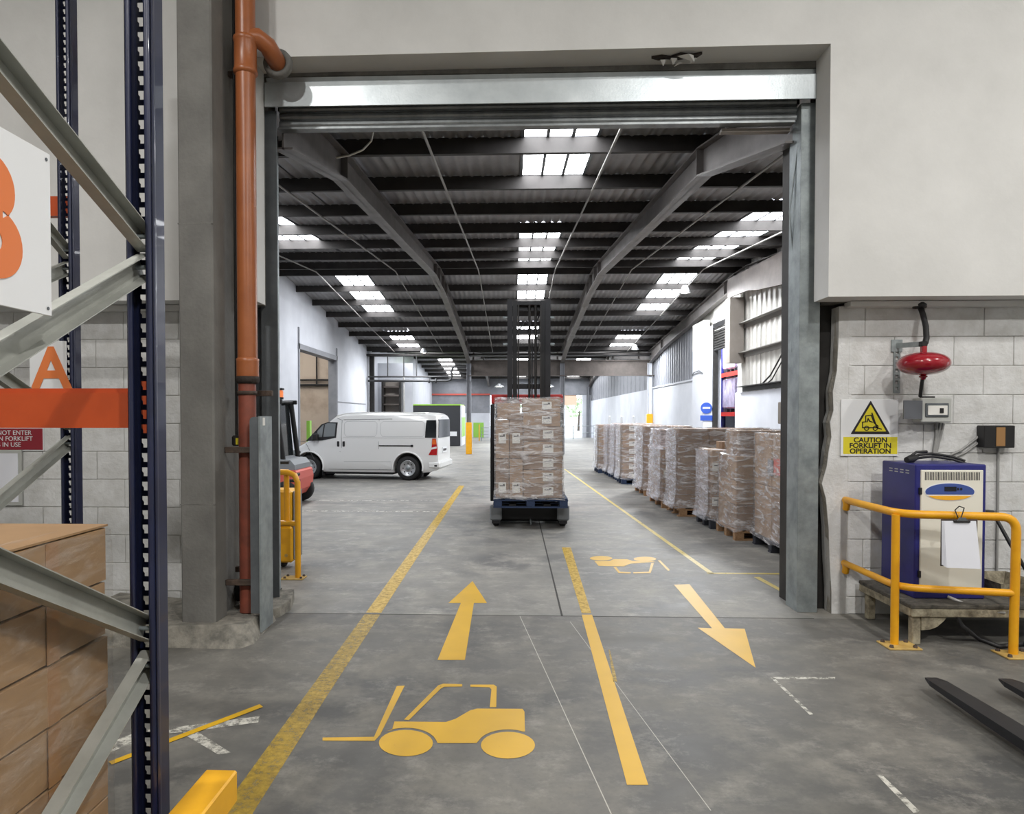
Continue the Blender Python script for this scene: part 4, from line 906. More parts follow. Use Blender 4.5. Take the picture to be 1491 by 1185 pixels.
MB().tube([ay(1453.5, 652, 5.785), ay(1452.5, 760, 5.785), ay(1451, 850, 5.785)], 0.010, 6).build('tube', 'cable_grey', w2)
w3 = thing('wall_cable', 'bundle of grey cables below the switch box', 'cable', (ay(1365, 640, 5.79)[0], 5.79, 1.3))
for k in range(3): MB().tube([ay(1374-5*k, 616, 5.77), ay(1369-3*k, 635, 5.785), ay(1364-2*k, 655, 5.785), ay(1361-k, 676, 5.785)], 0.011, 6).build('cable', 'cable_grey', w3)

# charger on its bench
BT = 0.30                                         # bench top height
fbl = fl(1320, 928)                               # foot of the front left leg
bn = thing('bench', 'low worn timber bench under the battery charger', 'bench', (3.4, 5.4, 0))
bx0, bx1, by0, by1 = 2.875, 4.35, 5.02, 5.74
MB().bev(bx0-0.03, bx1, by0-0.03, by1, BT-0.03, BT, 0.006).build('top', 'bench_top', bn)
MB().bev(bx0-0.02, bx1, by0-0.025, by0+0.02, BT-0.09, BT-0.03, 0.005).build('apron', 'bench_wood', bn)
MB().bev(bx0-0.025, bx0+0.02, by0, by1, BT-0.09, BT-0.03, 0.005).build('apron', 'bench_wood', bn)
for lx, ly in ((bx0+0.03, by0+0.02), (bx0+0.03, by1-0.08), (bx1-0.1, by0+0.02), (bx1-0.1, by1-0.08)):
    MB().bev(lx-0.03, lx+0.03, ly-0.02, ly+0.04, 0, BT-0.03, 0.006).build('leg', 'bench_wood', bn)
gs = [(bx0+0.06, BT-0.09), (bx0+0.24, BT-0.09), (bx0+0.22, BT-0.12), (bx0+0.17, BT-0.165), (bx0+0.12, BT-0.185), (bx0+0.06, BT-0.19)]
MB().prism(gs, 'y', by0-0.005, by0+0.015).build('gusset', 'bench_wood', bn)
MB().bev(bx0+0.35, bx0+1.05, 5.68, 5.71, 0.12, 0.16, 0.004).build('rear_rail', 'bench_wood', bn)
ts = thing('tray', 'worn shallow metal tray on the bench right of the charger', 'tray', (3.78, 5.45, BT))
tb = MB(); tb.add([(3.66, 5.25, BT+.002), (3.93, 5.25, BT+.002), (3.93, 5.62, BT+.002), (3.66, 5.62, BT+.002), (3.63, 5.22, BT+.10), (3.97, 5.22, BT+.10), (3.97, 5.66, BT+.10), (3.63, 5.66, BT+.10)], [(0,1,2,3),(0,1,5,4),(1,2,6,5),(2,3,7,6),(3,0,4,7)]); tb.build('pan', 'bench_wood', ts)
cx0, cx1, cy0, cy1 = 2.962, 3.476, 5.16, 5.62
cz1 = 1.295
ch = thing('battery_charger', 'blue and cream battery charger cabinet standing on the bench', 'charger', ((cx0+cx1)/2, (cy0+cy1)/2, BT))
MB().bev(cx0, cx1, cy0, cy1, BT, cz1, 0.008).build('cabinet', 'charger_blue', ch)
fd0, fd1 = cx0+0.035, cx1-0.03
MB().bev(fd0, fd1, cy0-0.012, cy0+0.01, BT+0.07, cz1-0.04, 0.004).build('door', 'charger_cream', ch)
for k in range(34):
    x = fd0+0.03+k*(fd1-fd0-0.06)/33; MB().box(x-0.0028, x+0.0028, cy0-0.0135, cy0-0.011, cz1-0.115, cz1-0.055).build('vent_slot', 'sign_black', ch)
ec = ay(1383, 716, cy0-0.015); rx_, rz_ = 0.176, 0.062
top_h = [(ec[0]+rx_*math.cos(t), ec[2]+rz_*math.sin(t)) for t in [math.radians(-18+ (198+18)*i/20) for i in range(21)]]
bot_h = [(ec[0]+rx_*math.cos(t), ec[2]+rz_*math.sin(t)) for t in [math.radians(198+ (342-198)*i/14) for i in range(15)]]
MB().prism([(ec[0]+(rx_+.008)*math.cos(2*math.pi*i/32), ec[2]+(rz_+.006)*math.sin(2*math.pi*i/32)) for i in range(32)], 'y', cy0-0.014, cy0-0.011).build('panel_bezel', 'sign_white', ch)
MB().prism(top_h, 'y', cy0-0.017, cy0-0.013).build('control_panel', 'panel_blue', ch)
MB().prism(bot_h[1:-1], 'y', cy0-0.017, cy0-0.013).build('control_panel_lower', 'panel_yellow', ch)
MB().box(ec[0]-0.04, ec[0]+0.045, cy0-0.020, cy0-0.016, ec[2]+0.005, ec[2]+0.038).build('display', 'lcd', ch)
for k in range(2): MB().bev(ec[0]+0.05+.022*k, ec[0]+0.066+.022*k, cy0-0.020, cy0-0.016, ec[2]+0.012, ec[2]+0.030, .002).build('button', 'lcd', ch)
for zz in (cz1-0.22, BT+0.16): MB().bev(fd0-0.012, fd0+0.006, cy0-0.02, cy0+0.004, zz, zz+0.05, 0.003).build('hinge', 'black_plastic', ch)
for k in range(4):
    MB().box(cx0-0.0015, cx0+.001, cy0+0.08+.075*k, cy0+0.125+.075*k, cz1-0.075, cz1-0.068).build('side_print', 'grey_plastic', ch); MB().box(cx0-0.0015, cx0+.001, cy0+0.08+.075*k, cy0+0.125+.075*k, cz1-0.055, cz1-0.048).build('side_print', 'grey_plastic', ch)
cc = thing('charging_cable', 'black cable with plug lying on top of the blue charger', 'cable', (3.25, 5.4, cz1))
pth = [(cx0+0.10, 5.40, cz1+0.035), (cx0+0.17, 5.42, cz1+0.055), (cx0+0.28, 5.44, cz1+0.065), (cx0+0.42, 5.42, cz1+0.045), (cx0+0.50, 5.38, cz1+0.012)]
MB().tube(pth, 0.010, 8).build('cable', 'cable_black', cc); MB().tube([(p_[0]-.01, p_[1]-0.03, p_[2]-.02) for p_ in pth], 0.010, 8).build('cable', 'cable_black', cc)
MB().tube([(cx0+0.03, 5.33, cz1+0.022), (cx0+0.09, 5.36, cz1+0.032), (cx0+0.14, 5.38, cz1+0.04)], [0.022, 0.032, 0.016], 10).build('plug', 'cable_black', cc)
MB().tube([(cx0+0.08, 5.36, cz1+0.05), (cx0+0.12, 5.36, cz1+0.08), (cx0+0.20, 5.36, cz1+0.085)], 0.011, 8).build('plug_handle', 'cable_black', cc)
c2 = thing('power_cable', 'thick black cable running down right of the charger to the floor', 'cable', (3.7, 5.5, 0))
MB().tube([(cx1, 5.45, 0.93), ay(1445, 745, 5.4), ay(1470, 790, 5.3), ay(1497, 835, 5.2), (4.2, 5.15, 0.1), (4.0, 5.0, 0.02), fl(1491, 938, .02)], 0.014, 8).build('cable', 'cable_black', c2)
c3 = thing('floor_cable', 'black cable looping under the bench and across the floor', 'cable', (3.4, 5.1, 0))
MB().tube([(3.40, 5.35, BT-0.03), (3.42, 5.12, BT-0.06), ay(1388, 885, 5.05), ay(1400, 910, 4.98), fl(1425, 930, .02), fl(1455, 941, .018), fl(1491, 937, .018), fl(1540, 930, .018)], 0.016, 8).build('cable', 'cable_black', c3)
MB().tube([(3.20, 5.15, BT+0.02), (3.35, 5.02, BT-0.045), (3.5, 5.0, BT-0.055), (3.62, 5.08, BT+0.01)], 0.012, 8).build('cable_loop', 'cable_grey', c3)

# yellow tubular rail round the charger
yr = thing('safety_rail', 'yellow tubular safety rail with bolted feet round the charger', 'safety rail', (2.95, 5.1, 0))
P1, P2 = (2.73, 4.99), (3.43, 4.83); RT = 0.029
def bend(p, c, q, r=0.12, n=6):
    p, c, q = Vector(p), Vector(c), Vector(q); a = c+(p-c).normalized()*min(r, (p-c).length*.9); b_ = c+(q-c).normalized()*min(r, (q-c).length*.9)
    return [tuple(a*(1-t)**2+c*2*t*(1-t)+b_*t*t) for t in [i/n for i in range(n+1)]]
ZT, ZM = 0.955, 0.43
W0 = (2.755, 5.79)
ptsT = [(W0[0], W0[1], ZT)] + bend((W0[0], W0[1], ZT), (P1[0]+.02, P1[1]-.02, ZT), (P2[0], P2[1], ZT), 0.16) + bend((P1[0], P1[1], ZT), (P2[0]+.03, P2[1], ZT), (P2[0]+.02, P2[1], 0.3), 0.10) + [(P2[0]+.02, P2[1], 0.0)]
MB().tube(ptsT, RT, 14).build('top_rail', 'safety_yellow', yr)
ptsM = [(W0[0]-0.005, W0[1], ZM)] + bend((W0[0], W0[1], ZM), (P1[0]+.02, P1[1]-.02, ZM), (P2[0], P2[1], ZM), 0.16) + [(P2[0]+.02, P2[1], ZM)]
MB().tube(ptsM, RT*.9, 14).build('mid_rail', 'safety_yellow', yr)
MB().cyl((P1[0]+0.012, P1[1]+0.02, 0), (P1[0]+0.012, P1[1]+0.02, ZT-.01), RT*0.95, n=14).build('post', 'safety_yellow', yr)
for zz in (ZT, ZM): MB().tube([(W0[0]-0.004, W0[1]-.02, zz+.005), (W0[0]-0.004, W0[1]-.035, zz-.04), (W0[0]-0.004, W0[1]-.02, zz-.075)], RT*.95, 12).build('end_cap', 'safety_yellow', yr)
for p_ in ((P1[0]+0.03, P1[1]-0.0), (P2[0]+0.03, P2[1]-0.01)):
    f_ = MB().bev(p_[0]-0.11, p_[0]+0.12, p_[1]-0.09, p_[1]+0.09, 0, 0.012, 0.003).build('foot_plate', 'base_plate', yr)
    for u, v in ((-.08, -.06), (.085, -.06), (-.08, .06), (.085, .06)): MB().lathe([(0.0, 0.03), (0.012, 0.028), (0.016, 0.012)], (p_[0]+u, p_[1]+v, 0), 'z', 8).build('bolt', 'rust_steel', f_)
# clipboard hanging from the rail
cbd = thing('clipboard', 'clipboard with a thick sheaf of white paper hung on the rail', 'clipboard', (ay(1398, 826, 4.86)[0], 4.85, ay(1398, 828, 4.85)[2]))
YB = 4.80
a, c = ay(1374, 757, YB), ay(1425, 826, YB)
MB().bev(a[0]-.012, c[0]-.005, YB+0.008, YB+0.014, c[2]+.005, a[2]+.004, .002).build('board', 'rust_steel', cbd)
for k in range(5):
    sh = MB(); o_ = 0.006*k
    sh.add([(a[0]+.004+(k-4)*.0035, YB+.006-.0015*k, a[2]-.006), (c[0]-.022, YB+.006-.0015*k, a[2]-.006), (c[0]+.002, YB-.006-.0035*k, c[2]-.006+.004*(4-k)), (a[0]+.012+(k-4)*.006, YB-.004-.0035*k, c[2]+.004*(4-k))], [(0,1,2,3)]); sh.build('paper_sheet', 'paper', cbd)
cc_ = ((a[0]+c[0])/2, YB-0.008, a[2]-.004)
MB().bev(cc_[0]-0.055, cc_[0]+0.055, YB-0.012, YB+0.006, cc_[2]-0.012, cc_[2]+0.004, .003).build('clip', 'dark_steel', cbd)
MB().prism([(cc_[0]-.035, cc_[2]), (cc_[0]+.035, cc_[2]), (cc_[0]+.02, cc_[2]+.022), (cc_[0]-.02, cc_[2]+.022)], 'y', YB-.014, YB-.006).build('clip_lever', 'galvanised_dull', cbd)
MB().tube([(cc_[0]-.01, YB-.006, cc_[2]+.015), (cc_[0]+.005, YB+.0, cc_[2]+.045), (cc_[0]+.03, YB+.02, cc_[2]+.085), (cc_[0]+.028, YB+.07, cc_[2]+.09), (cc_[0]+.012, YB+.09, cc_[2]+.06), (cc_[0]-.012, YB+.02, cc_[2]+.02)], 0.004, 6).build('hanging_ring', 'black_steel', cbd)
# forks at the lower right
fk = thing('lift_forks', 'pair of black lift truck forks pointing in at the lower right', 'forks', (2.8, 3.6, 0))
for x0 in (2.50, 2.93):
    b = MB(); L_ = [(4.17, 0.075, 0.085, 0.035), (4.10, 0.062, 0.092, 0.05), (3.6, 0.05, 0.098, 0.058), (2.9, 0.04, 0.10, 0.06)]
    vs = []
    for y, zb, zt, hw in L_: vs += [(x0-hw, y, zb), (x0+hw, y, zb), (x0+hw, y, zt), (x0-hw, y, zt)]
    b.add(vs, [(0,1,2,3), (15,14,13,12)] + [(4*k+i, 4*k+(i+1) % 4, 4*k+4+(i+1) % 4, 4*k+4+i) for k in range(3) for i in range(4)]); b.box(x0-.06, x0+.06, 2.84, 2.9, 0.04, 0.6); b.build('fork', 'truck_dark', fk)
MB().bev(2.30, 3.15, 2.76, 2.84, 0.12, 0.55, .01).build('carriage', 'truck_dark', fk)
for x0 in (2.45, 2.95): MB().lathe([(0.0, -0.03), (0.10, -0.03), (0.12, 0), (0.10, 0.03), (0, 0.03)], (x0, 2.60, 0.12), 'x', 16).build('wheel', 'tyre', fk)
MB().bev(2.35, 3.05, 2.3, 2.76, 0.12, 1.4, .03).build('mast_block', 'truck_dark', fk)

# ================================================================== REACH TRUCK WITH ITS LOAD
TX, TY = 0.235, 10.2
rt_ = thing('reach_truck', 'dark reach truck with raised mast driving away with a wrapped load', 'reach truck', (TX, 11.2, 0))
def tb(name, m, *a, **k): return MB().bev(*a, **k).build(name, m, rt_)
for s in (-1, 1):
    b = MB(); xo = TX+s*0.50; b.prism([(10.22, 0.05), (12.2, 0.05), (12.2, 0.30), (10.6, 0.26), (10.25, 0.24), (10.22, 0.20)], 'x', xo-0.06, xo+0.06); lg = b.build('support_leg', 'truck_dark', rt_)
    MB().lathe([(0.0, -0.045), (0.11, -0.045), (0.125, -0.03), (0.125, 0.03), (0.11, 0.045), (0, 0.045)], (xo, 10.34, 0.125), 'x', 18).build('load_wheel', 'tyre', lg)
    MB().bev(xo-0.09, xo+0.09, 10.19, 10.23, 0.10, 0.33, .02).build('wheel_guard', 'truck_grey', lg)
tb('front_crossmember', 'black_steel', TX-0.50, TX+0.50, 10.55, 10.68, 0.04, 0.30, c=.02)
tb('battery_box', 'truck_dark', TX-0.56, TX+0.56, 11.55, 12.1, 0.18, 0.95, c=.02)
tb('drive_body', 'truck_red', TX-0.62, TX+0.60, 12.1, 12.95, 0.12, 1.20, c=.05)
MB().lathe([(0, -.06), (.15, -.06), (.17, -.04), (.17, .04), (.15, .06), (0, .06)], (TX, 12.7, .17), 'x', 18).build('drive_wheel', 'tyre', rt_)
tb('front_panel', 'truck_dark', TX-0.62, TX-0.56, 11.3, 12.2, 0.25, 1.85, c=.01)
for s in (-1, 1):
    for y in (11.75, 12.85): tb('guard_post', 'truck_dark', TX+s*.57-.035, TX+s*.57+.035, y-.04, y+.04, 0.9, 1.95, c=.008)
g0 = tb('overhead_guard', 'truck_red', TX-.62, TX+.60, 11.68, 11.78, 1.86, 2.02, c=.015)
for k in range(7): MB().box(TX-.5+.16*k, TX-.47+.16*k, 11.78, 12.9, 1.95, 1.98).build('guard_bar', 'truck_dark', g0)
tb('seat_back', 'black_plastic', TX-.2, TX+.3, 12.4, 12.5, 1.2, 1.6, c=.04)
# mast: outer and inner channels, cylinders, chains
MZ = 3.55
def channel(name, x, sg, y, z0, z1, d=0.12, fl_=0.055, m='truck_dark'):
    b = MB(); b.prism([(x, y-d/2), (x+sg*fl_, y-d/2), (x+sg*fl_, y-d/2+.018), (x+sg*.014, y-d/2+.018), (x+sg*.014, y+d/2-.018), (x+sg*fl_, y+d/2-.018), (x+sg*fl_, y+d/2), (x, y+d/2)], 'z', z0, z1); return b.build(name, m, rt_)
MXL, MXR = TX-0.34, TX+0.36
channel('outer_mast_channel', MXL, 1, 11.25, 0.15, MZ, .16, .085); channel('outer_mast_channel', MXR, -1, 11.25, 0.15, MZ, .16, .085)
channel('inner_mast_channel', MXL+.09, 1, 11.22, 0.25, MZ-.03, .13, .07, 'black_steel'); channel('inner_mast_channel', MXR-.09, -1, 11.22, 0.25, MZ-.03, .13, .07, 'black_steel')
for z in (3.0, 3.38, 2.1, 1.2): tb('mast_crossbar', 'truck_dark', MXL+.02, MXR-.02, 11.28, 11.33, z, z+.08, c=.008)
tb('mast_head', 'truck_dark', MXL+.1, MXR-.1, 11.2, 11.3, MZ-.10, MZ-.03, c=.01)
for x in (TX+0.02, TX+0.12): MB().cyl((x, 11.2, .3), (x, 11.2, MZ-.1), .022, n=10).build('lift_cylinder', 'dark_steel', rt_)
MB().cyl((TX+.06, 11.15, .3), (TX+.06, 11.15, 2.9), .012, n=8).build('mast_hose', 'cable_black', rt_)
for x in (TX-.16, TX+.20): MB().box(x-.012, x+.012, 11.14, 11.15, .5, MZ-.1).build('lift_chain', 'dark_steel', rt_)
MB().tube([(TX-.2, 11.3, 3.0), (TX-.05, 11.3, 3.2), (TX+.1, 11.3, 3.1), (TX+.2, 11.3, 3.35)], .014, 6).build('hose_loop', 'cable_black', rt_)
for s, zz in ((-1, 3.25), (1, 3.25), (-1, 2.82), (1, 2.82)):
    x = (MXL-.03) if s < 0 else (MXR+.03); MB().bev(x-.035, x+.035, 11.16, 11.24, zz-.02, zz+.02, .01).build('roller_cap', 'galvanised', rt_)
tb('fork_carriage', 'truck_dark', TX-.42, TX+.44, 11.05, 11.13, .35, .85, c=.01)
for s in (-1, 1): b = MB(); b.box(TX+s*.25-.05, TX+s*.25+.05, 9.95, 11.1, .335, .375); b.build('fork', 'black_steel', rt_)
MB().tube([(TX+.02, 10.45, .08), (TX+.02, 10.2, .10), (TX+.02, 10.15, .05)], .012, 6).build('floor_chain', 'galvanised', rt_)
# the load
PZ = 0.325
ld = thing('wrapped_pallet', 'film-wrapped carton load raised on the reach truck forks', 'pallet load', (TX-0.5, 9.9, PZ))
pallet(ld, 1.08, 1.0, 'pallet_blue', -0.03, 0.0, 0.0)
def lc(x, z, sx, sz, d=0.98, y=0.01, m='carton'): return carton(ld, x, y, z, sx, d, sz, m)
z0 = 0.145
for k in range(5):
    lc(0.40, z0+0.205*k, 0.57, 0.205, m='carton' if k % 2 else 'carton_dark'); label_front(ld, 0.40+0.36, 0.004, z0+0.205*k+0.10, 0.15, 0.12)
for k in range(2): lc(0.39, z0+1.03+0.205*k, 0.55, 0.205); label_front(ld, 0.40+0.34, 0.004, z0+1.03+0.205*k+0.10, 0.14, 0.11)
for k in range(2):
    for j in range(2):
        lc(0.0+0.20*j, z0+0.565*k, 0.20, 0.565, m='carton' if (k+j) % 2 else 'carton_dark'); label_front(ld, 0.10+0.20*j, 0.004, z0+0.565*k+(0.15 if k == 0 else 0.30), 0.11, 0.15)
lc(0.18, z0+1.13, 0.21, 0.10, m='carton_dark'); lc(0.02, z0+1.135, 0.34, 0.24, d=.8, y=.16); lc(0.05, z0+1.23, 0.30, 0.10, d=.7, y=.2)
film(ld, 0.0, 0.975, 0.0, 1.0, 0.13, 1.595, seed=9, flare=0.02, amp=0.016)

# ================================================================== ROW OF PALLETS ON THE RIGHT
ROW = 'film-wrapped pallets in a row along the right wall'
def pallet_load(name, label, corner, W, D, ztop, pm, nx, ny, nz, fm='film', carts='carton', seed=1, rz=0.0, extra=None, labels=0, simple=False, tail=False, lx=.3):
    t = thing(name, label, 'pallet load', (corner[0], corner[1], 0), rz, ROW)
    pallet(t, W, D, pm, simple=simple)
    ch_ = ztop-0.145
    stack_cartons(t, 0.02, 0.02, 0.143, nx, ny, nz, (W-.04)/nx, (D-.04)/ny, ch_/nz, carts)
    for k in range(labels): label_front(t, W*lx, 0.014, 0.145+ch_/labels*(k+.5), min(.16, W*.2), min(.13, ch_/labels*.6))
    film(t, 0.02, W-0.02, 0.02, D-0.02, 0.12, ztop+0.004, fm, seed=seed, flare=0.045)
    if extra: extra(t, W, D, ztop)
    if tail:  # pale sheet that paints the film's bright sheen on the left face
        r = random.Random(seed+5); b = MB(); n, m_ = 5, 12; vs = []
        for k in range(m_+1):
            for i in range(n+1): vs.append((-0.022-r.uniform(0, .016)-.05*max(0, 1-k/2.0), D*(.04+.92*i/n), .12+(ztop-.13)*k/m_))
        b.add(vs, [(k*(n+1)+i, k*(n+1)+i+1, (k+1)*(n+1)+i+1, (k+1)*(n+1)+i) for k in range(m_) for i in range(n)], True); b.build('film_sheen', 'film_thick_sheen', t, world=False)
    return t
def ex_upper(t, W, D, z):       # smaller second tier
    stack_cartons(t, 0.10, 0.15, z, 2, 2, 1, (W-.25)/2, (D-.25)/2, 0.34, 'carton'); film(t, 0.10, W-.15, 0.15, D-.10, z-.02, z+.345, 'film', seed=44, flare=.06)
def ex_open(t, W, D, z):        # open-topped octagonal bin rim
    stack_cartons(t, 0.25, 0.3, z-.001, 2, 2, 1, (W-.5)/2, (D-.45)/2, 0.11, 'carton')
def ex_crumple(t, W, D, z):
    stack_cartons(t, 0.05, 0.35, z, 2, 1, 1, (W-.3)/2, D-.4, .30, 'carton'); film(t, 0.02, W-.2, 0.1, D-.05, z-.04, z+.32, 'film_thick_sheen', seed=45, flare=.08, amp=.05)
def ex_logo(t, W, D, z):
    b = MB(); b.box(0.0115, 0.0125, 0.28, 0.52, 0.95, 1.15); b.build('printed_panel', 'truck_coral', t, world=False); b = MB(); b.box(0.0115, 0.0125, 0.55, 0.72, 0.93, 1.12); b.build('printed_panel', 'clad_grey', t, world=False)
c1 = (3.10, 7.80)
pallet_load('wrapped_pallet', 'nearest wrapped pallet load, half hidden by the right door post', c1, 1.1, 1.22, 1.44, 'pallet_dark', 2, 2, 2, seed=21, extra=ex_logo)
def C(px_, py_): p = fl(px_, py_); return (p[0], p[1])
pallet_load('wrapped_pallet', 'two-tier crumpled wrapped pallet load next to the nearest one', C(1070, 787), 1.0, 0.84, 1.12, 'pallet_wood', 2, 2, 3, seed=22, extra=ex_upper)
pallet_load('wrapped_pallet', 'low wrapped bin with white labels and open top in the row', C(1034, 770), 1.0, 0.75, 1.16, 'pallet_dark', 2, 2, 2, tail=True, seed=23, extra=ex_open, labels=2, lx=.11)
pallet_load('wrapped_pallet', 'broad tall dark carton stack on light pallet, third from the front of the row', C(987, 752), 1.5, 0.84, 1.45, 'pallet_wood', 3, 2, 6, carts='carton_dark', tail=True, seed=24)
pallet_load('wrapped_pallet', 'wrapped load with crumpled cartons on top and a cream label', C(964, 740), 1.0, 1.15, 1.10, 'pallet_wood', 2, 2, 3, 'film', tail=True, seed=25, extra=ex_crumple, labels=1, lx=.11)
pallet_load('wrapped_pallet', 'tall plain carton column, pale film edge, between crumpled load and labelled rows', C(938, 722), 1.0, 1.1, 1.45, 'pallet_wood', 2, 2, 4, 'film', carts='carton_dark', tail=True, seed=26, labels=0)
pallet_load('wrapped_pallet', 'carton stack with a column of white labels on a blue pallet', C(905, 705), 1.0, 0.80, 1.45, 'pallet_blue', 2, 2, 7, 'film', tail=True, seed=27, labels=7, simple=True, lx=.26)
pallet_load('wrapped_pallet', 'white-filmed load just behind the labelled carton stack', C(896, 699), 1.0, 0.9, 1.46, 'pallet_blue', 2, 2, 4, 'film_thick_sheen', tail=True, seed=28, simple=True)
pallet_load('wrapped_pallet', 'white-filmed load second from the far end of the row', C(886, 694), 1.0, 0.9, 1.42, 'pallet_blue', 2, 2, 4, 'film_thick_sheen', tail=True, seed=29, simple=True)
pallet_load('wrapped_pallet', 'farthest wrapped carton stack in the row', C(871, 689), 1.0, 1.0, 1.40, 'pallet_blue', 2, 2, 4, 'film', tail=True, seed=30, simple=True)
cbx = thing('control_box', 'grey control box beside the right door post inside the hall', 'control box', (3.9, 9.7, 1.55))
a, c = ay(1138, 585, 7.2), ay(1158, 617, 7.2); MB().bev(a[0], a[0]+0.3, 7.2, 7.3, c[2], a[2], .006).build('box', 'clad_taupe', cbx); MB().box(a[0]+.12, a[0]+.18, 7.22, 7.28, 0, c[2]).build('stand', 'clad_taupe', cbx); MB().bev(a[0]+.05, a[0]+.25, 7.15, 7.35, 0, .01, .002).build('foot', 'clad_taupe', cbx)

# ================================================================== VAN
def make_van():
    base = ((fl(452, 697)[0]+fl(595, 699)[0])/2, (fl(452, 697)[1]+fl(595, 699)[1])/2, 0)
    ang = math.atan2(fl(595, 699)[1]-fl(452, 697)[1], fl(595, 699)[0]-fl(452, 697)[0])
    t = thing('van', 'white panel van with black sliding-door rail parked across the hall', 'van', base, ang)
    wb = math.hypot(fl(595, 699)[0]-fl(452, 697)[0], fl(595, 699)[1]-fl(452, 697)[1])
    W = 1.52; fw, rw = -wb/2, wb/2; x0, x1 = fw-0.60, rw+0.80
    t.location = (base[0]-math.sin(ang)*(W/2-.1), base[1]+math.cos(ang)*(W/2-.1), 0)
    Z = {'sill': 0.20, 'top': 1.755}
    # roof line / outline stations: (x, z_low, z_belt, z_top, width scale)
    st = [(x0, .36, .50, .64, .80), (x0+.06, .27, .52, .74, .90), (x0+.20, .22, .56, .83, .97), (x0+.45, .20, .62, .97, 1.0), (x0+.62, .20, .66, 1.08, 1.0),
          (x0+.85, .20, .74, 1.30, 1.0), (x0+1.10, .20, .80, 1.53, 1.0), (x0+1.28, .20, .82, 1.665, 1.0), (x0+1.50, .20, .82, 1.725, 1.0), (x0+2.2, .20, .82, 1.755, 1.0),
          (x1-.9, .20, .82, 1.755, 1.0), (x1-.40, .20, .82, 1.752, 1.0), (x1-.20, .22, .82, 1.742, .998), (x1-.10, .25, .82, 1.725, .993), (x1-.04, .28, .82, 1.69, .983), (x1-.005, .30, .82, 1.65, .968)]
    b = MB(); vs = []; m = 0
    for x, zl, zb, zt, ws in st:
        h = W/2*ws; hgt = zt-zl
        sec = [(h*.90, zl), (h*.97, zl+.06*hgt), (h*1.0, zl+.22*hgt), (h*1.0, zl+.45*hgt), (h*.985, zl+.62*hgt), (h*.95, zl+.80*hgt), (h*.915, zl+.90*hgt), (h*.86, zl+.955*hgt), (h*.72, zl+.985*hgt), (h*.38, zt)]
        ring = [(x, -y, z) for y, z in sec] + [(x, y, z) for y, z in reversed(sec)]
        m = len(ring); vs += ring
    n = len(st)
    b.add(vs, [(i*m+k, i*m+(k+1) % m, (i+1)*m+(k+1) % m, (i+1)*m+k) for i in range(n-1) for k in range(m)], True)
    b.add(vs[:m], [tuple(range(m))]); b.add(vs[-m:], [tuple(range(m-1, -1, -1))])
    body = b.build('body', 'van_paint', t, world=False)
    # wheel arches cut out of the body
    cut = MB()
    for wx in (fw, rw):
        for s in (-1, 1): cut.cyl((wx, s*(W/2+.1), .33), (wx, s*(W/2-.30), .33), .385, n=32)
    co = cut.build('arch_cutter', 'black_plastic', t, world=False)
    md = body.modifiers.new('arches', 'BOOLEAN'); md.operation = 'DIFFERENCE'; md.object = co; md.solver = 'EXACT'
    bpy.context.view_layer.update(); dg = bpy.context.evaluated_depsgraph_get(); me = bpy.data.meshes.new_from_object(body.evaluated_get(dg)); body.modifiers.clear(); body.data = me
    me.materials.clear(); me.materials.append(MATS['van_paint'])
    for p in me.polygons: p.use_smooth = True
    try: me.set_sharp_from_angle(angle=math.radians(32))
    except Exception: pass
    bpy.data.objects.remove(co)
    L = lambda name, mb, mt, par=t: mb.build(name, mt, par, world=False)
    ys = -W/2
    for wx in (fw, rw):
        for s in (-1, 1):
            yc = s*(W/2-.10); q = 1 if s > 0 else -1
            L('wheel_housing', MB().cyl((wx, s*(W/2-.29), .33), (wx, s*(W/2-.295), .33), .38, n=24), 'black_plastic')
            ty = L('tyre', MB().lathe([(.20, -.085*q), (.27, -.09*q), (.30, -.07*q), (.312, -.04*q), (.312, .04*q), (.30, .07*q), (.27, .09*q), (.205, .088*q)], (wx, yc, .312), 'y', 32), 'tyre')
            L('rim', MB().lathe([(.0, .045*q), (.045, .05*q), (.06, .03*q), (.12, .035*q), (.15, .06*q), (.185, .07*q), (.205, .088*q), (.205, .06*q)], (wx, yc, .312), 'y', 28), 'rim', ty)
            for k in range(8):
                a_ = 2*math.pi*k/8; L('vent_hole', MB().cyl((wx+.135*math.cos(a_), yc+.052*q, .312+.135*math.sin(a_)), (wx+.135*math.cos(a_), yc+.056*q, .312+.135*math.sin(a_)), .020, n=8), 'black_plastic', ty)
            L('hub_cap', MB().lathe([(.0, .075*q), (.04, .07*q), (.055, .045*q)], (wx, yc, .312), 'y', 16), 'galvanised', ty)
        for s in (-1, 1):
            lip = [(wx+.40*math.cos(math.radians(a_)), s*(W/2+.002), .33+.40*math.sin(math.radians(a_))) for a_ in range(-12, 193, 9)]
            L('arch_lip', MB().tube(lip, .022, 8), 'van_paint')
    def side_y(z): # outer half width at height z on the straight part
        h = W/2; f = (z-.20)/1.555; K = [(0, .90), (.06, .97), (.22, 1), (.45, 1), (.62, .985), (.80, .95), (.90, .915), (.955, .86)]
        for (a0, w0), (a1, w1) in zip(K[:-1], K[1:]):
            if f <= a1: return h*(w0+(w1-w0)*(f-a0)/(a1-a0))
        return h*.86
    def onside(pts, d=.004): return [(x, -side_y(z)-d, z) for x, z in pts]
    def patch(name, pts, mt, d=.006, par=t):
        P = onside(pts, d); Q = [(x, y+.012, z) for x, y, z in P]; nn = len(P); b = MB(); b.add(P+Q, [tuple(range(nn)), tuple(range(2*nn-1, nn-1, -1))] + [(i, (i+1) % nn, nn+(i+1) % nn, nn+i) for i in range(nn)]); return L(name, b, mt, par)
    def seam(name, pts, r=.006, mt='van_shadow_gap', d=0.0): return L(name, MB().tube(onside(pts, d), r, 5), mt)
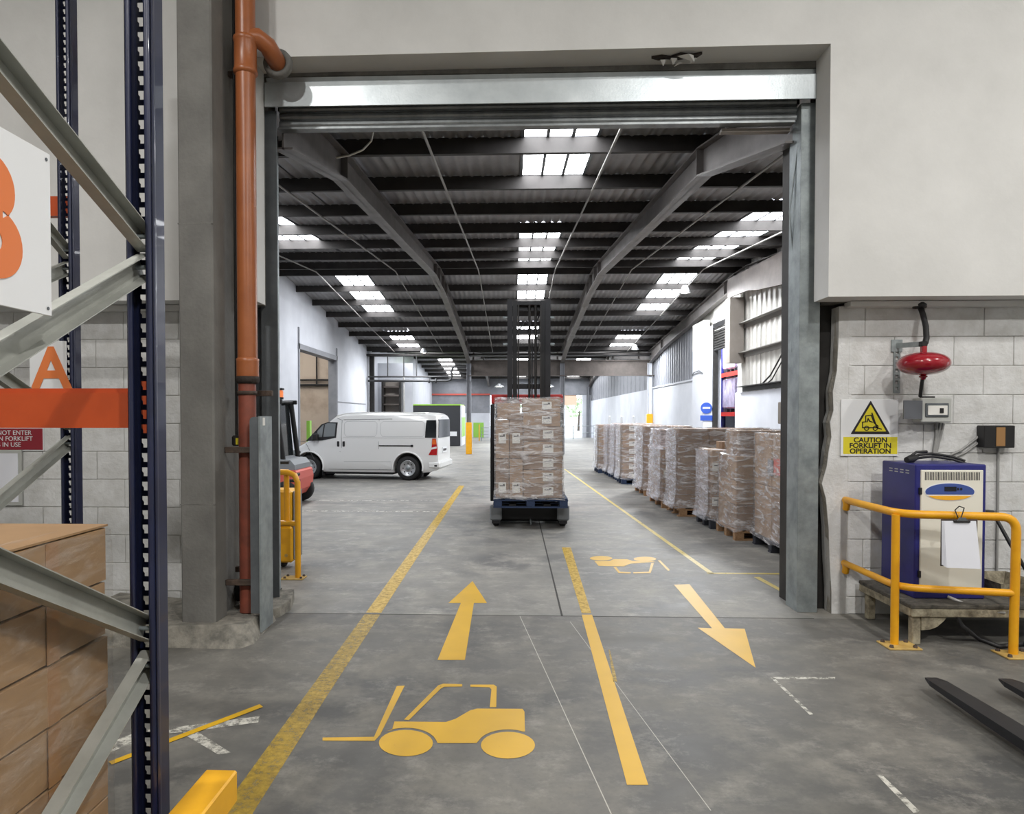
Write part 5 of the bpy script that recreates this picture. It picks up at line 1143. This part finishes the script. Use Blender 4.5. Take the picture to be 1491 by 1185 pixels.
    # cab door glass
    wa = x0+.52
    gl = patch('cab_window', [(wa, 1.00), (wa+.45, 1.02), (wa+.83, 1.09), (wa+.86, 1.49), (wa+.60, 1.50), (wa+.42, 1.44), (wa+.22, 1.22)], 'black_plastic', .004)
    patch('window_glass', [(wa+.30, 1.10), (wa+.79, 1.13), (wa+.81, 1.46), (wa+.60, 1.47), (wa+.46, 1.42), (wa+.32, 1.27)], 'glass_pale', .010, gl)
    patch('quarter_pillar', [(wa+.44, 1.06), (wa+.475, 1.06), (wa+.52, 1.43), (wa+.49, 1.43)], 'black_plastic', .014, gl)
    # mirror
    L('door_mirror', MB().bev(wa+.22, wa+.38, -W/2-.17, -W/2-.02, 1.02, 1.20, .03), 'black_plastic')
    # shut lines, swage, rail, handles
    dx = fw+.91
    for pts in ([(dx, .26), (dx-.01, .9), (dx-.02, 1.1), (dx-.01, 1.55), (dx-.15, 1.60)], [(dx+.03, 1.56), (rw-.42, 1.58)], [(rw-.76, .28), (rw-.77, .9), (rw-.77, 1.58)], [(x0+.75, .52), (wa+.0, .95)], [(x0+.95, .27), (rw-.45, .27)], [(x0+.35, .98), (wa, 1.0)]): seam('shut_line', pts)
    seam('swage_line', [(dx+.03, 1.09), (rw-.0, 1.09), (x1-.36, 1.09)], .006, 'van_crease_shade', -.001); seam('swage_line', [(dx+.05, .48), (rw-.45, .48)], .007, 'van_crease_shade', -.001)
    for k0, k1 in ((dx+.06, rw-.82), (rw-.72, x1-.36)):
        seam('panel_crease', [(k0+.05, 1.13), (k0, 1.20), (k0, 1.46), (k0+.06, 1.52), (k1-.06, 1.52), (k1, 1.46), (k1, 1.20), (k1-.05, 1.13), (k0+.05, 1.13)], .006, 'van_crease_shade', -.001)
    L('door_rail', MB().bev(rw-.76, rw+.13, -W/2-.014, -W/2+.01, .875, .905, .006), 'black_plastic')
    L('door_rail_stop', MB().bev(rw+.08, rw+.15, -W/2-.02, -W/2+.01, .862, .918, .01), 'black_plastic')
    for hx in (dx-.10, dx+.05): L('door_handle', MB().bev(hx-.03, hx+.03, -W/2-.02, -W/2+.01, .86, 1.0, .012), 'black_plastic')
    L('fuel_flap', MB().bev(dx-.055, dx-.045, -W/2-.006, -W/2+.01, .72, .735, .002), 'black_plastic')
    L('front_trim', MB().bev(x0+.06, x0+.36, -W/2-.012, -W/2+.10, .66, .75, .03), 'black_plastic')
    for s in (-1, 1): L('roof_gutter', MB().tube([(x, s*W/2*.875, 1.755*.955+.07-dz) for x, dz in ((x0+1.35, .07), (x0+1.7, .012), (x0+2.2, .0), (x1-.9, 0), (x1-.35, .015))], .014, 6), 'van_paint')
    # tail
    L('rear_window', MB().prism([(-.70, 1.10), (.70, 1.10), (.66, 1.57), (-.66, 1.57)], 'x', x1-.03, x1+.008), 'glass_dark')
    patch('rear_quarter_glass', [(x1-.34, 1.10), (x1-.05, 1.10), (x1-.05, 1.25), (x1-.05, 1.40), (x1-.06, 1.55), (x1-.31, 1.55), (x1-.325, 1.40), (x1-.335, 1.25)], 'glass_dark', .007)
    for s in (-1, 1):
        l_ = L('tail_light', MB().prism([(x1-.25, .66), (x1-.03, .66), (x1-.02, .82), (x1-.055, 1.08), (x1-.15, 1.08), (x1-.17, .80)], 'y', s*(W/2-.10), s*(W/2+.006)), 'tail_red')
        L('indicator', MB().prism([(x1-.155, .93), (x1-.045, .93), (x1-.06, 1.06), (x1-.145, 1.06)], 'y', s*(W/2-.095), s*(W/2+.009)), 'tail_amber', l_)
        L('reversing_light', MB().prism([(x1-.17, .80), (x1-.03, .83), (x1-.035, .88), (x1-.165, .85)], 'y', s*(W/2-.095), s*(W/2+.009)), 'sign_white', l_)
    L('rear_bumper', MB().bev(x1-.28, x1+.07, -W/2-.005, W/2+.005, .30, .50, .05), 'van_paint')
    L('tow_eye', MB().bev(x1-.10, x1-.02, -W/2-.012, -W/2+.01, .36, .41, .01), 'black_plastic')
    L('number_plate', MB().box(x1+.0, x1+.012, -.25, .25, .70, .84), 'sign_white'); L('plate_characters', MB().box(x1+.013, x1+.0145, -.20, .20, .74, .80), 'label_ink')
    L('underbody', MB().bev(fw+.42, rw-.40, -W/2+.1, W/2-.1, .14, .22, .02), 'black_plastic')
    for wx in (fw, rw): L('mud_flap', MB().box(wx+.36, wx+.375, -W/2+.02, -W/2+.2, .10, .34), 'black_rubber')
    L('windscreen', MB().prism([(-.60, 0), (.60, 0), (.52, 1), (-.52, 1)], 'x', 0, .01), 'glass_dark')
    ws_ = [o for o in t.children if o.name.startswith('windscreen')][0]
    ws_.location = (x0+.60, 0, 1.06); ws_.rotation_euler = (0, math.radians(47), 0); ws_.scale = (1, 1, .66)
    for s in (-1, 1): L('headlight', MB().bev(x0+.02, x0+.28, s*W/2*.93-.08, s*W/2*.93+.03, .62, .74, .03), 'glass_pale')
    return t
make_van()

# ================================================================== FORKLIFT AT THE LEFT
ffl = thing('forklift', 'red and grey counterbalance forklift with dark cab behind the left door post', 'forklift', (-4.4, 12.8, 0))
def fb_(name, m, *a, par=None, **k): return MB().bev(*a, **k).build(name, m, par or ffl)
fx = -3.93
cw = MB(); pr = [(fx-.85, .22), (fx-.10, .18), (fx-.02, .30), (fx, .50), (fx-.02, .63), (fx-.06, .67), (fx-.85, .67)]
cw.prism(pr, 'y', 12.35, 13.35); cw.build('counterweight', 'truck_coral', ffl)
for z0_ in (.34, .45, .56): fb_('vent_recess', 'black_plastic', fx-.16, fx+.006, 12.34, 12.5, z0_, z0_+.055, c=.01)
hd = MB(); hd.prism([(fx-.85, .67), (fx-.05, .67), (fx-.06, .76), (fx-.14, .85), (fx-.5, .89), (fx-.85, .89)], 'y', 12.37, 13.33); hd.build('bonnet', 'truck_grey', ffl)
fb_('chassis', 'truck_dark', fx-1.9, fx-.85, 12.4, 13.3, .2, .75, c=.03)
fb_('seat', 'black_plastic', fx-1.1, fx-.6, 12.6, 13.1, 1.1, 1.25, c=.04); fb_('seat_back', 'black_plastic', fx-.65, fx-.5, 12.6, 13.1, 1.15, 1.7, c=.04)
for yy in (12.42, 13.28):
    for xx, xt in ((fx-.28, fx-.42), (fx-1.6, fx-1.3)):
        MB().tube([(xx, yy, .8), (xt, yy, 1.93)], .05, 8).build('cab_post', 'black_steel', ffl)
    fb_('roof_rail', 'black_steel', fx-1.35, fx-.30, yy-.03, yy+.03, 1.88, 1.96, c=.01)
for k in range(6): fb_('roof_bar', 'black_steel', fx-1.30+.18*k, fx-1.26+.18*k, 12.42, 13.28, 1.9, 1.94, c=.008)
MB().add([(fx-.36, 12.45, .9), (fx-.36, 13.25, .9), (fx-.45, 13.25, 1.88), (fx-.45, 12.45, 1.88)], [(0,1,2,3)]).build('rear_screen', 'glass_dark', ffl)
MB().prism([(fx-1.3, .85), (fx-.30, .85), (fx-.46, 1.88), (fx-1.2, 1.88)], 'y', 12.43, 12.45).build('side_screen', 'glass_dark', ffl)
MB().cyl((fx-.36, 12.5, 1.96), (fx-.36, 12.5, 2.0), .06, n=14).build('beacon_base', 'black_plastic', ffl)
MB().lathe([(.055, 0), (.055, .10), (.045, .125), (0, .13)], (fx-.36, 12.5, 2.0), 'z', 14).build('beacon_lens', 'beacon', ffl)
fb_('light_bracket', 'black_plastic', fx-.50, fx-.30, 12.44, 12.56, 2.13, 2.17, c=.01)
for xx, rr in ((fx-.22, .24), (fx-1.55, .30)):
    for yy in (12.42, 13.28):
        w_ = MB().lathe([(.10, -.08), (rr*.85, -.09), (rr, -.06), (rr, .06), (rr*.85, .09), (.10, .08)], (xx, yy, rr), 'y', 24).build('tyre', 'tyre', ffl)
        MB().lathe([(0, -.06), (.08, -.07), (.12, -.075), (.12, .075), (0, .06)], (xx, yy, rr), 'y', 18).build('wheel_disc', 'rim', w_)
fb_('mast', 'truck_dark', fx-2.1, fx-1.95, 12.5, 13.2, .1, 2.1, c=.02)
for yy in (12.65, 13.05): fb_('fork', 'black_steel', fx-3.1, fx-2.1, yy-.05, yy+.05, .05, .09, c=.01)

# yellow barrier and the yellow truck behind the left door post
yb = thing('barrier', 'yellow bolted barrier just inside the left door post', 'barrier', (-2.3, 6.95, 0))
bp = fl(434, 842); q_ = (bp[0]-1.3, bp[1]+0.25)
MB().tube([(bp[0], bp[1], 0), (bp[0], bp[1], .98), (bp[0]-.03, bp[1]+.005, 1.05), (bp[0]-.10, bp[1]+.01, 1.08), (q_[0], q_[1], 1.08)], .030, 12).build('end_post', 'safety_yellow', yb)
MB().tube([(bp[0], bp[1], .56), (q_[0], q_[1], .56)], .028, 12).build('mid_rail', 'safety_yellow', yb)
MB().tube([(bp[0]-.13, bp[1]+.05, .56), (bp[0]-.13, bp[1]+.05, 1.08)], .028, 10).build('stub_post', 'safety_yellow', yb)
MB().tube([(q_[0], q_[1], 0), (q_[0], q_[1], 1.08)], .030, 12).build('post', 'safety_yellow', yb)
ft_ = MB().bev(bp[0]-.16, bp[0]+.07, bp[1]-.08, bp[1]+.08, 0, .012, .003).build('foot_plate', 'base_plate', yb)
for u, v in ((-.12, -.05), (-.12, .05), (.045, -.05), (.045, .05)): MB().lathe([(0, .03), (.012, .028), (.016, .012)], (bp[0]+u, bp[1]+v, 0), 'z', 8).build('bolt', 'rust_steel', ft_)
py = thing('pallet_truck', 'yellow powered pallet truck body behind the yellow barrier', 'pallet truck', (-2.7, 7.45, 0))
MB().bev(-3.0, -2.385, 7.30, 7.56, .07, .46, .02).build('power_unit', 'guard_yellow', py)
MB().bev(-2.98, -2.395, 7.30, 7.55, .47, .86, .03).build('battery_cover', 'guard_yellow', py)
MB().bev(-2.383, -2.37, 7.33, 7.60, .10, .84, .004).build('side_plate', 'truck_grey', py)
MB().cyl((-2.45, 7.305, .15), (-2.45, 7.292, .15), .018, n=10).build('lug', 'base_plate', py)
for xx in (-2.85, -2.52): MB().lathe([(0, -.03), (.06, -.03), (.07, 0), (.06, .03), (0, .03)], (xx, 7.42, .07), 'x', 14).build('wheel', 'tyre', py)
MB().tube([(-2.75, 7.55, .6), (-2.75, 7.75, 1.0), (-2.75, 7.8, 1.12)], .025, 8).build('tiller', 'black_steel', py); MB().tube([(-2.92, 7.8, 1.12), (-2.58, 7.8, 1.12)], .02, 8).build('handle', 'black_plastic', py)

# ================================================================== FAR END
bo = thing('site_booth', 'black booth with lime edge and small white sign at the far left', 'booth', (-4.5, 38.5, 0))
MB().bev(-6.1, -2.97, 38.0, 41.0, 0, 2.27, .03).build('shell', 'booth_black', bo); MB().box(-6.1, -2.95, 37.98, 41.0, 2.25, 2.32).build('roof_edge', 'lime', bo)
MB().box(-2.965, -2.90, 38.0, 41.0, 0, 2.25).build('side_panel', 'inner_white', bo); MB().box(-3.75, -3.15, 37.96, 37.99, .55, .80).build('door_sign', 'sign_white', bo)
for k in range(3): MB().box(-2.90, -2.88, 38.3+.9*k, 38.9+.9*k, .5, 1.6).build('side_print', 'green_door', bo)
text('office', 0.15, 'label_ink', bo, (-3.45, 37.955, .675), FRONT) if False else None
sh_ = thing('shelving', 'tall dark open shelving standing by the white partition', 'shelving', (-5.5, 31.2, 0))
for x in (-5.95, -5.15): MB().box(x-.05, x+.05, 31.0, 31.5, 0, 3.3).build('side_post', 'dark_steel', sh_)
for z in (.4, 1.0, 1.6, 2.15, 2.55, 2.95): MB().box(-5.95, -5.15, 31.0, 31.5, z, z+.07).build('shelf', 'beam_brown', sh_)
MB().box(-5.95, -5.15, 31.46, 31.5, 0, 3.3).build('back_panel', 'clad_taupe', sh_)
wp = MB().box(LX, -4.75, 32.2, 32.3, 0, 4.15).build('wall_partition', 'inner_white'); tag(wp, 'white partition wall behind the dark shelving', kind='structure')
pw = thing('overhead_pipes', 'dark overhead pipes with valve below the roof valley', 'pipe', (-4.2, 29.6, 3.2))
MB().tube([(-6.3, 29.6, 3.36), (-2.1, 29.6, 3.36)], .035, 8).build('pipe', 'dark_paint', pw)
MB().tube([(-6.3, 29.55, 3.18), (-2.85, 29.55, 3.18), (-2.72, 29.55, 3.22), (-2.68, 29.55, 3.32), (-2.68, 29.55, 3.62), (-2.62, 29.55, 3.74), (-2.5, 29.55, 3.78), (-2.05, 29.55, 3.78)], .05, 8).build('pipe', 'dark_paint', pw)
for x in (-3.65, -3.35): MB().lathe([(0, -.03), (.10, -.03), (.10, .03), (0, .03)], (x, 29.55, 3.18), 'x', 12).build('flange', 'dark_paint', pw)
for x in (-5.45, -4.75, -4.2): MB().tube([(x, 29.6, 3.36), (x, 29.6, 4.25)], .025, 6).build('drop_rod', 'dark_paint', pw)
MB().tube([(-4.75, 29.6, 0), (-4.75, 29.6, 3.36)], .03, 6).build('drop_rod', 'girt_grey', pw)
fe = thing('yard_fence', 'pale tubular fence across the far opening', 'fence', (2.0, 50, 0))
for z in (.45, .95): MB().tube([(-1.6, 50, z), (5.8, 50, z)], .025, 6).build('rail', 'galvanised', fe)
for k in range(6): MB().tube([(-1.6+1.48*k, 50, 0), (-1.6+1.48*k, 50, 1.0)], .03, 6).build('post', 'galvanised', fe)
st_ = thing('step_stand', 'small pale step ladder with amber post by the green door', 'step ladder', (-1.9, 46, 0))
MB().box(-2.35, -2.28, 46, 46.07, 0, 1.1).build('post', 'safety_yellow', st_)
for k in range(4): MB().box(-2.2, -1.7, 46.0+.25*k, 46.25+.25*k, .22*(k+1)-.03, .22*(k+1)).build('tread', 'galvanised', st_); MB().box(-2.2, -2.17, 46+.25*k, 46.04+.25*k, 0, .22*(k+1)).build('leg', 'galvanised', st_)
for k, x in enumerate((3.75, 4.25, 4.75)):
    bt = thing('bollard', '%s white slim bollard by the right wall beyond the pallets' % ('left', 'middle', 'right')[k], 'bollard', (x, 27.0+.2*k, 0), group='white bollards')
    MB().lathe([(.05, 0), (.05, 1.62), (.04, 1.66), (0, 1.67)], (x, 27.0+.2*k, 0), 'z', 12).build('tube', 'sign_white', bt); MB().cyl((x, 27.0+.2*k, 0), (x, 27.0+.2*k, .02), .1, n=12).build('foot', 'galvanised', bt)
# trees beyond the opening
for k, (x, y, h) in enumerate(((-0.6, 78, 5.0), (3.4, 84, 5.6), (7.5, 80, 4.6))):
    tr = thing('tree', '%s hazy tree outside the far opening' % ('left', 'middle', 'right')[k], 'tree', (x, y, 0), group='trees outside the far opening')
    MB().tube([(x, y, -.03), (x+.1, y, h*.5)], [.16, .08], 8).build('trunk', 'rust_steel', tr)
    r = random.Random(k); b = MB()
    for j in range(260):
        a_, e_, rr = r.uniform(0, 6.28), r.uniform(-1, 1), r.uniform(.5, 1)**.5; c = Vector((x+1.6*rr*math.cos(a_)*math.cos(e_), y+1.6*rr*math.sin(a_)*math.cos(e_), h*.62+1.6*rr*math.sin(e_)))
        u = Vector((r.uniform(-1,1), r.uniform(-1,1), r.uniform(-1,1))).normalized()*.28; v = Vector((r.uniform(-1,1), r.uniform(-1,1), r.uniform(-1,1))).normalized()*.2; b.add([c-u, c+v, c+u, c-v], [(0,1,2,3)])
    b.build('crown', 'foliage_hazed', tr)
# red rack in the room behind the right doorway
rr_ = thing('storage_rack', 'red-beamed storage rack seen through the right doorway', 'rack', (9.0, 24, 0))
RXX = 7.3
for y in (18.2, 21.2, 24.4, 27.6):
    MB().box(RXX-.05, RXX+.05, y-.05, y+.05, 0, 5.2).build('upright', 'charger_blue', rr_); MB().box(RXX+1.0, RXX+1.1, y-.05, y+.05, 0, 5.2).build('upright', 'charger_blue', rr_)
for z in (1.65, 3.0, 4.25):
    for x in (RXX-.04, RXX+1.0): MB().box(x, x+.05, 18.2, 27.6, z, z+.14).build('beam', 'rack_red', rr_)
for z in (0.0, 1.79, 3.14):
    for k in (3, 4, 5, 6):
        y = 18.4 + 1.14*k; g_ = thing('wrapped_pallet', '%s goods, %s on the red rack behind the right doorway' % (('bottom-level' if z == 0 else 'middle-level' if z < 2 else 'upper-level'), {3: 'first from the right', 4: 'second from the right', 5: 'third from the right', 6: 'fourth from the right'}[k]), 'pallet load', (RXX+.5, y+.5, z), group='goods on the red rack, %s level' % ('bottom' if z == 0 else 'middle' if z < 2 else 'upper'))
        MB().bev(RXX+.02, RXX+.98, y+.03, y+1.05, z+.12, z+1.16, .05).build('goods', 'wrapped_lilac', g_)
        for j in range(3): MB().box(RXX+.02, RXX+.98, y+.03+.45*j, y+.13+.45*j, z, z+.12).build('pallet_runner', 'pallet_dark', g_)
tag(MB().box(8.9, 9.0, 15, 30, 0, 5.4).build('wall_rack_room', 'inner_white'), kind='structure')
tag(MB().box(RX+.2, 9.0, 15, 30, 5.4, 5.5).build('ceiling_rack_room', 'inner_white'), kind='structure')
tag(MB().box(RX+.2, 9.0, 30, 30.1, 0, 5.4).build('wall_rack_room_end', 'inner_white'), kind='structure')

# ================================================================== LAMPS
def highbay(x, y, z, zt, label, power, r=0.16, group=None, rad=0.25, col=(1.0, .975, .94)):
    t = thing('high_bay_lamp', label, 'lamp', (x, y, z), group=group)
    MB().lathe([(.05, .20), (.07, .20), (.09, .15), (r*.8, .06), (r, 0.0), (r*.98, -.005), (r*.75, .055), (.06, .14), (.04, .19)], (x, y, z), 'z', 20).build('shade', 'lamp_shade', t)
    MB().lathe([(0, .01), (r*.72, .01), (r*.72, .04), (0, .05)], (x, y, z), 'z', 18).build('diffuser', 'lamp_glow', t)
    MB().tube([(x, y, z+.19), (x, y, zt)], .010, 6).build('cord', 'cable_black', t)
    l = bpy.data.lights.new('lamp_light', 'AREA'); l.shape = 'DISK'; l.size = rad*2; l.energy = power; l.color = col
    lo = bpy.data.objects.new('lamp_light', l); COL.objects.link(lo); lo.parent = t; lo.location = (0, 0, -.03)
    return t
G1 = 'high-bay lamps of the front room'
for k, (x, y) in enumerate(((2.75, 1.6), (6.3, 2.0), (-3.0, 1.8), (2.75, -2.2), (-2.6, -2.2))):  # the two rear lamps are added as fill light
    highbay(x, y, 6.4, 7.2, 'high-bay lamp of the front room ' + ('in front of the doorway, right of centre', 'nearest the battery charger', 'above the rack aisle', 'behind the camera on the right, added as fill light', 'behind the camera on the left, added as fill light')[k], HIGHBAY_NEAR*(.55, .75, .48, 1.75, 1.35)[k], .22, G1, .16)
for (x, y, lab) in ((4.75, 19.3, 'lit high-bay lamp at the right skylight strip near the right wall'), (-3.75, 28.6, 'lit high-bay lamp left of the valley beam below the left skylights'), (4.9, 28.0, 'lit high-bay lamp right of the valley beam below the right skylights')):
    highbay(x, y, zp(y)-.30, zp(y), lab, HIGHBAY_FAR*(2.6 if x > 4.7 and y < 20 else 1.2), .15, 'high-bay lamps of the hall', col=(.94, .97, 1.0))
highbay(6.75, 23.6, 4.6, 5.4, 'unseen lamp added to light the rack room behind the right doorway', 200, .2, 'lamps added in the rack room', col=(.94, .97, 1.0))  # extra lamp put in to brighten the racked goods
for x, lab in ((-0.85, 'bright hanging lamp left of the reach truck mast in the far bay'), (2.05, 'bright hanging lamp right of the reach truck mast in the far bay')):
    highbay(x, 40.0, 3.35, 5.49, lab, HIGHBAY_FAR, .30, 'bright lamps of the far bay', col=(.94, .97, 1.0))
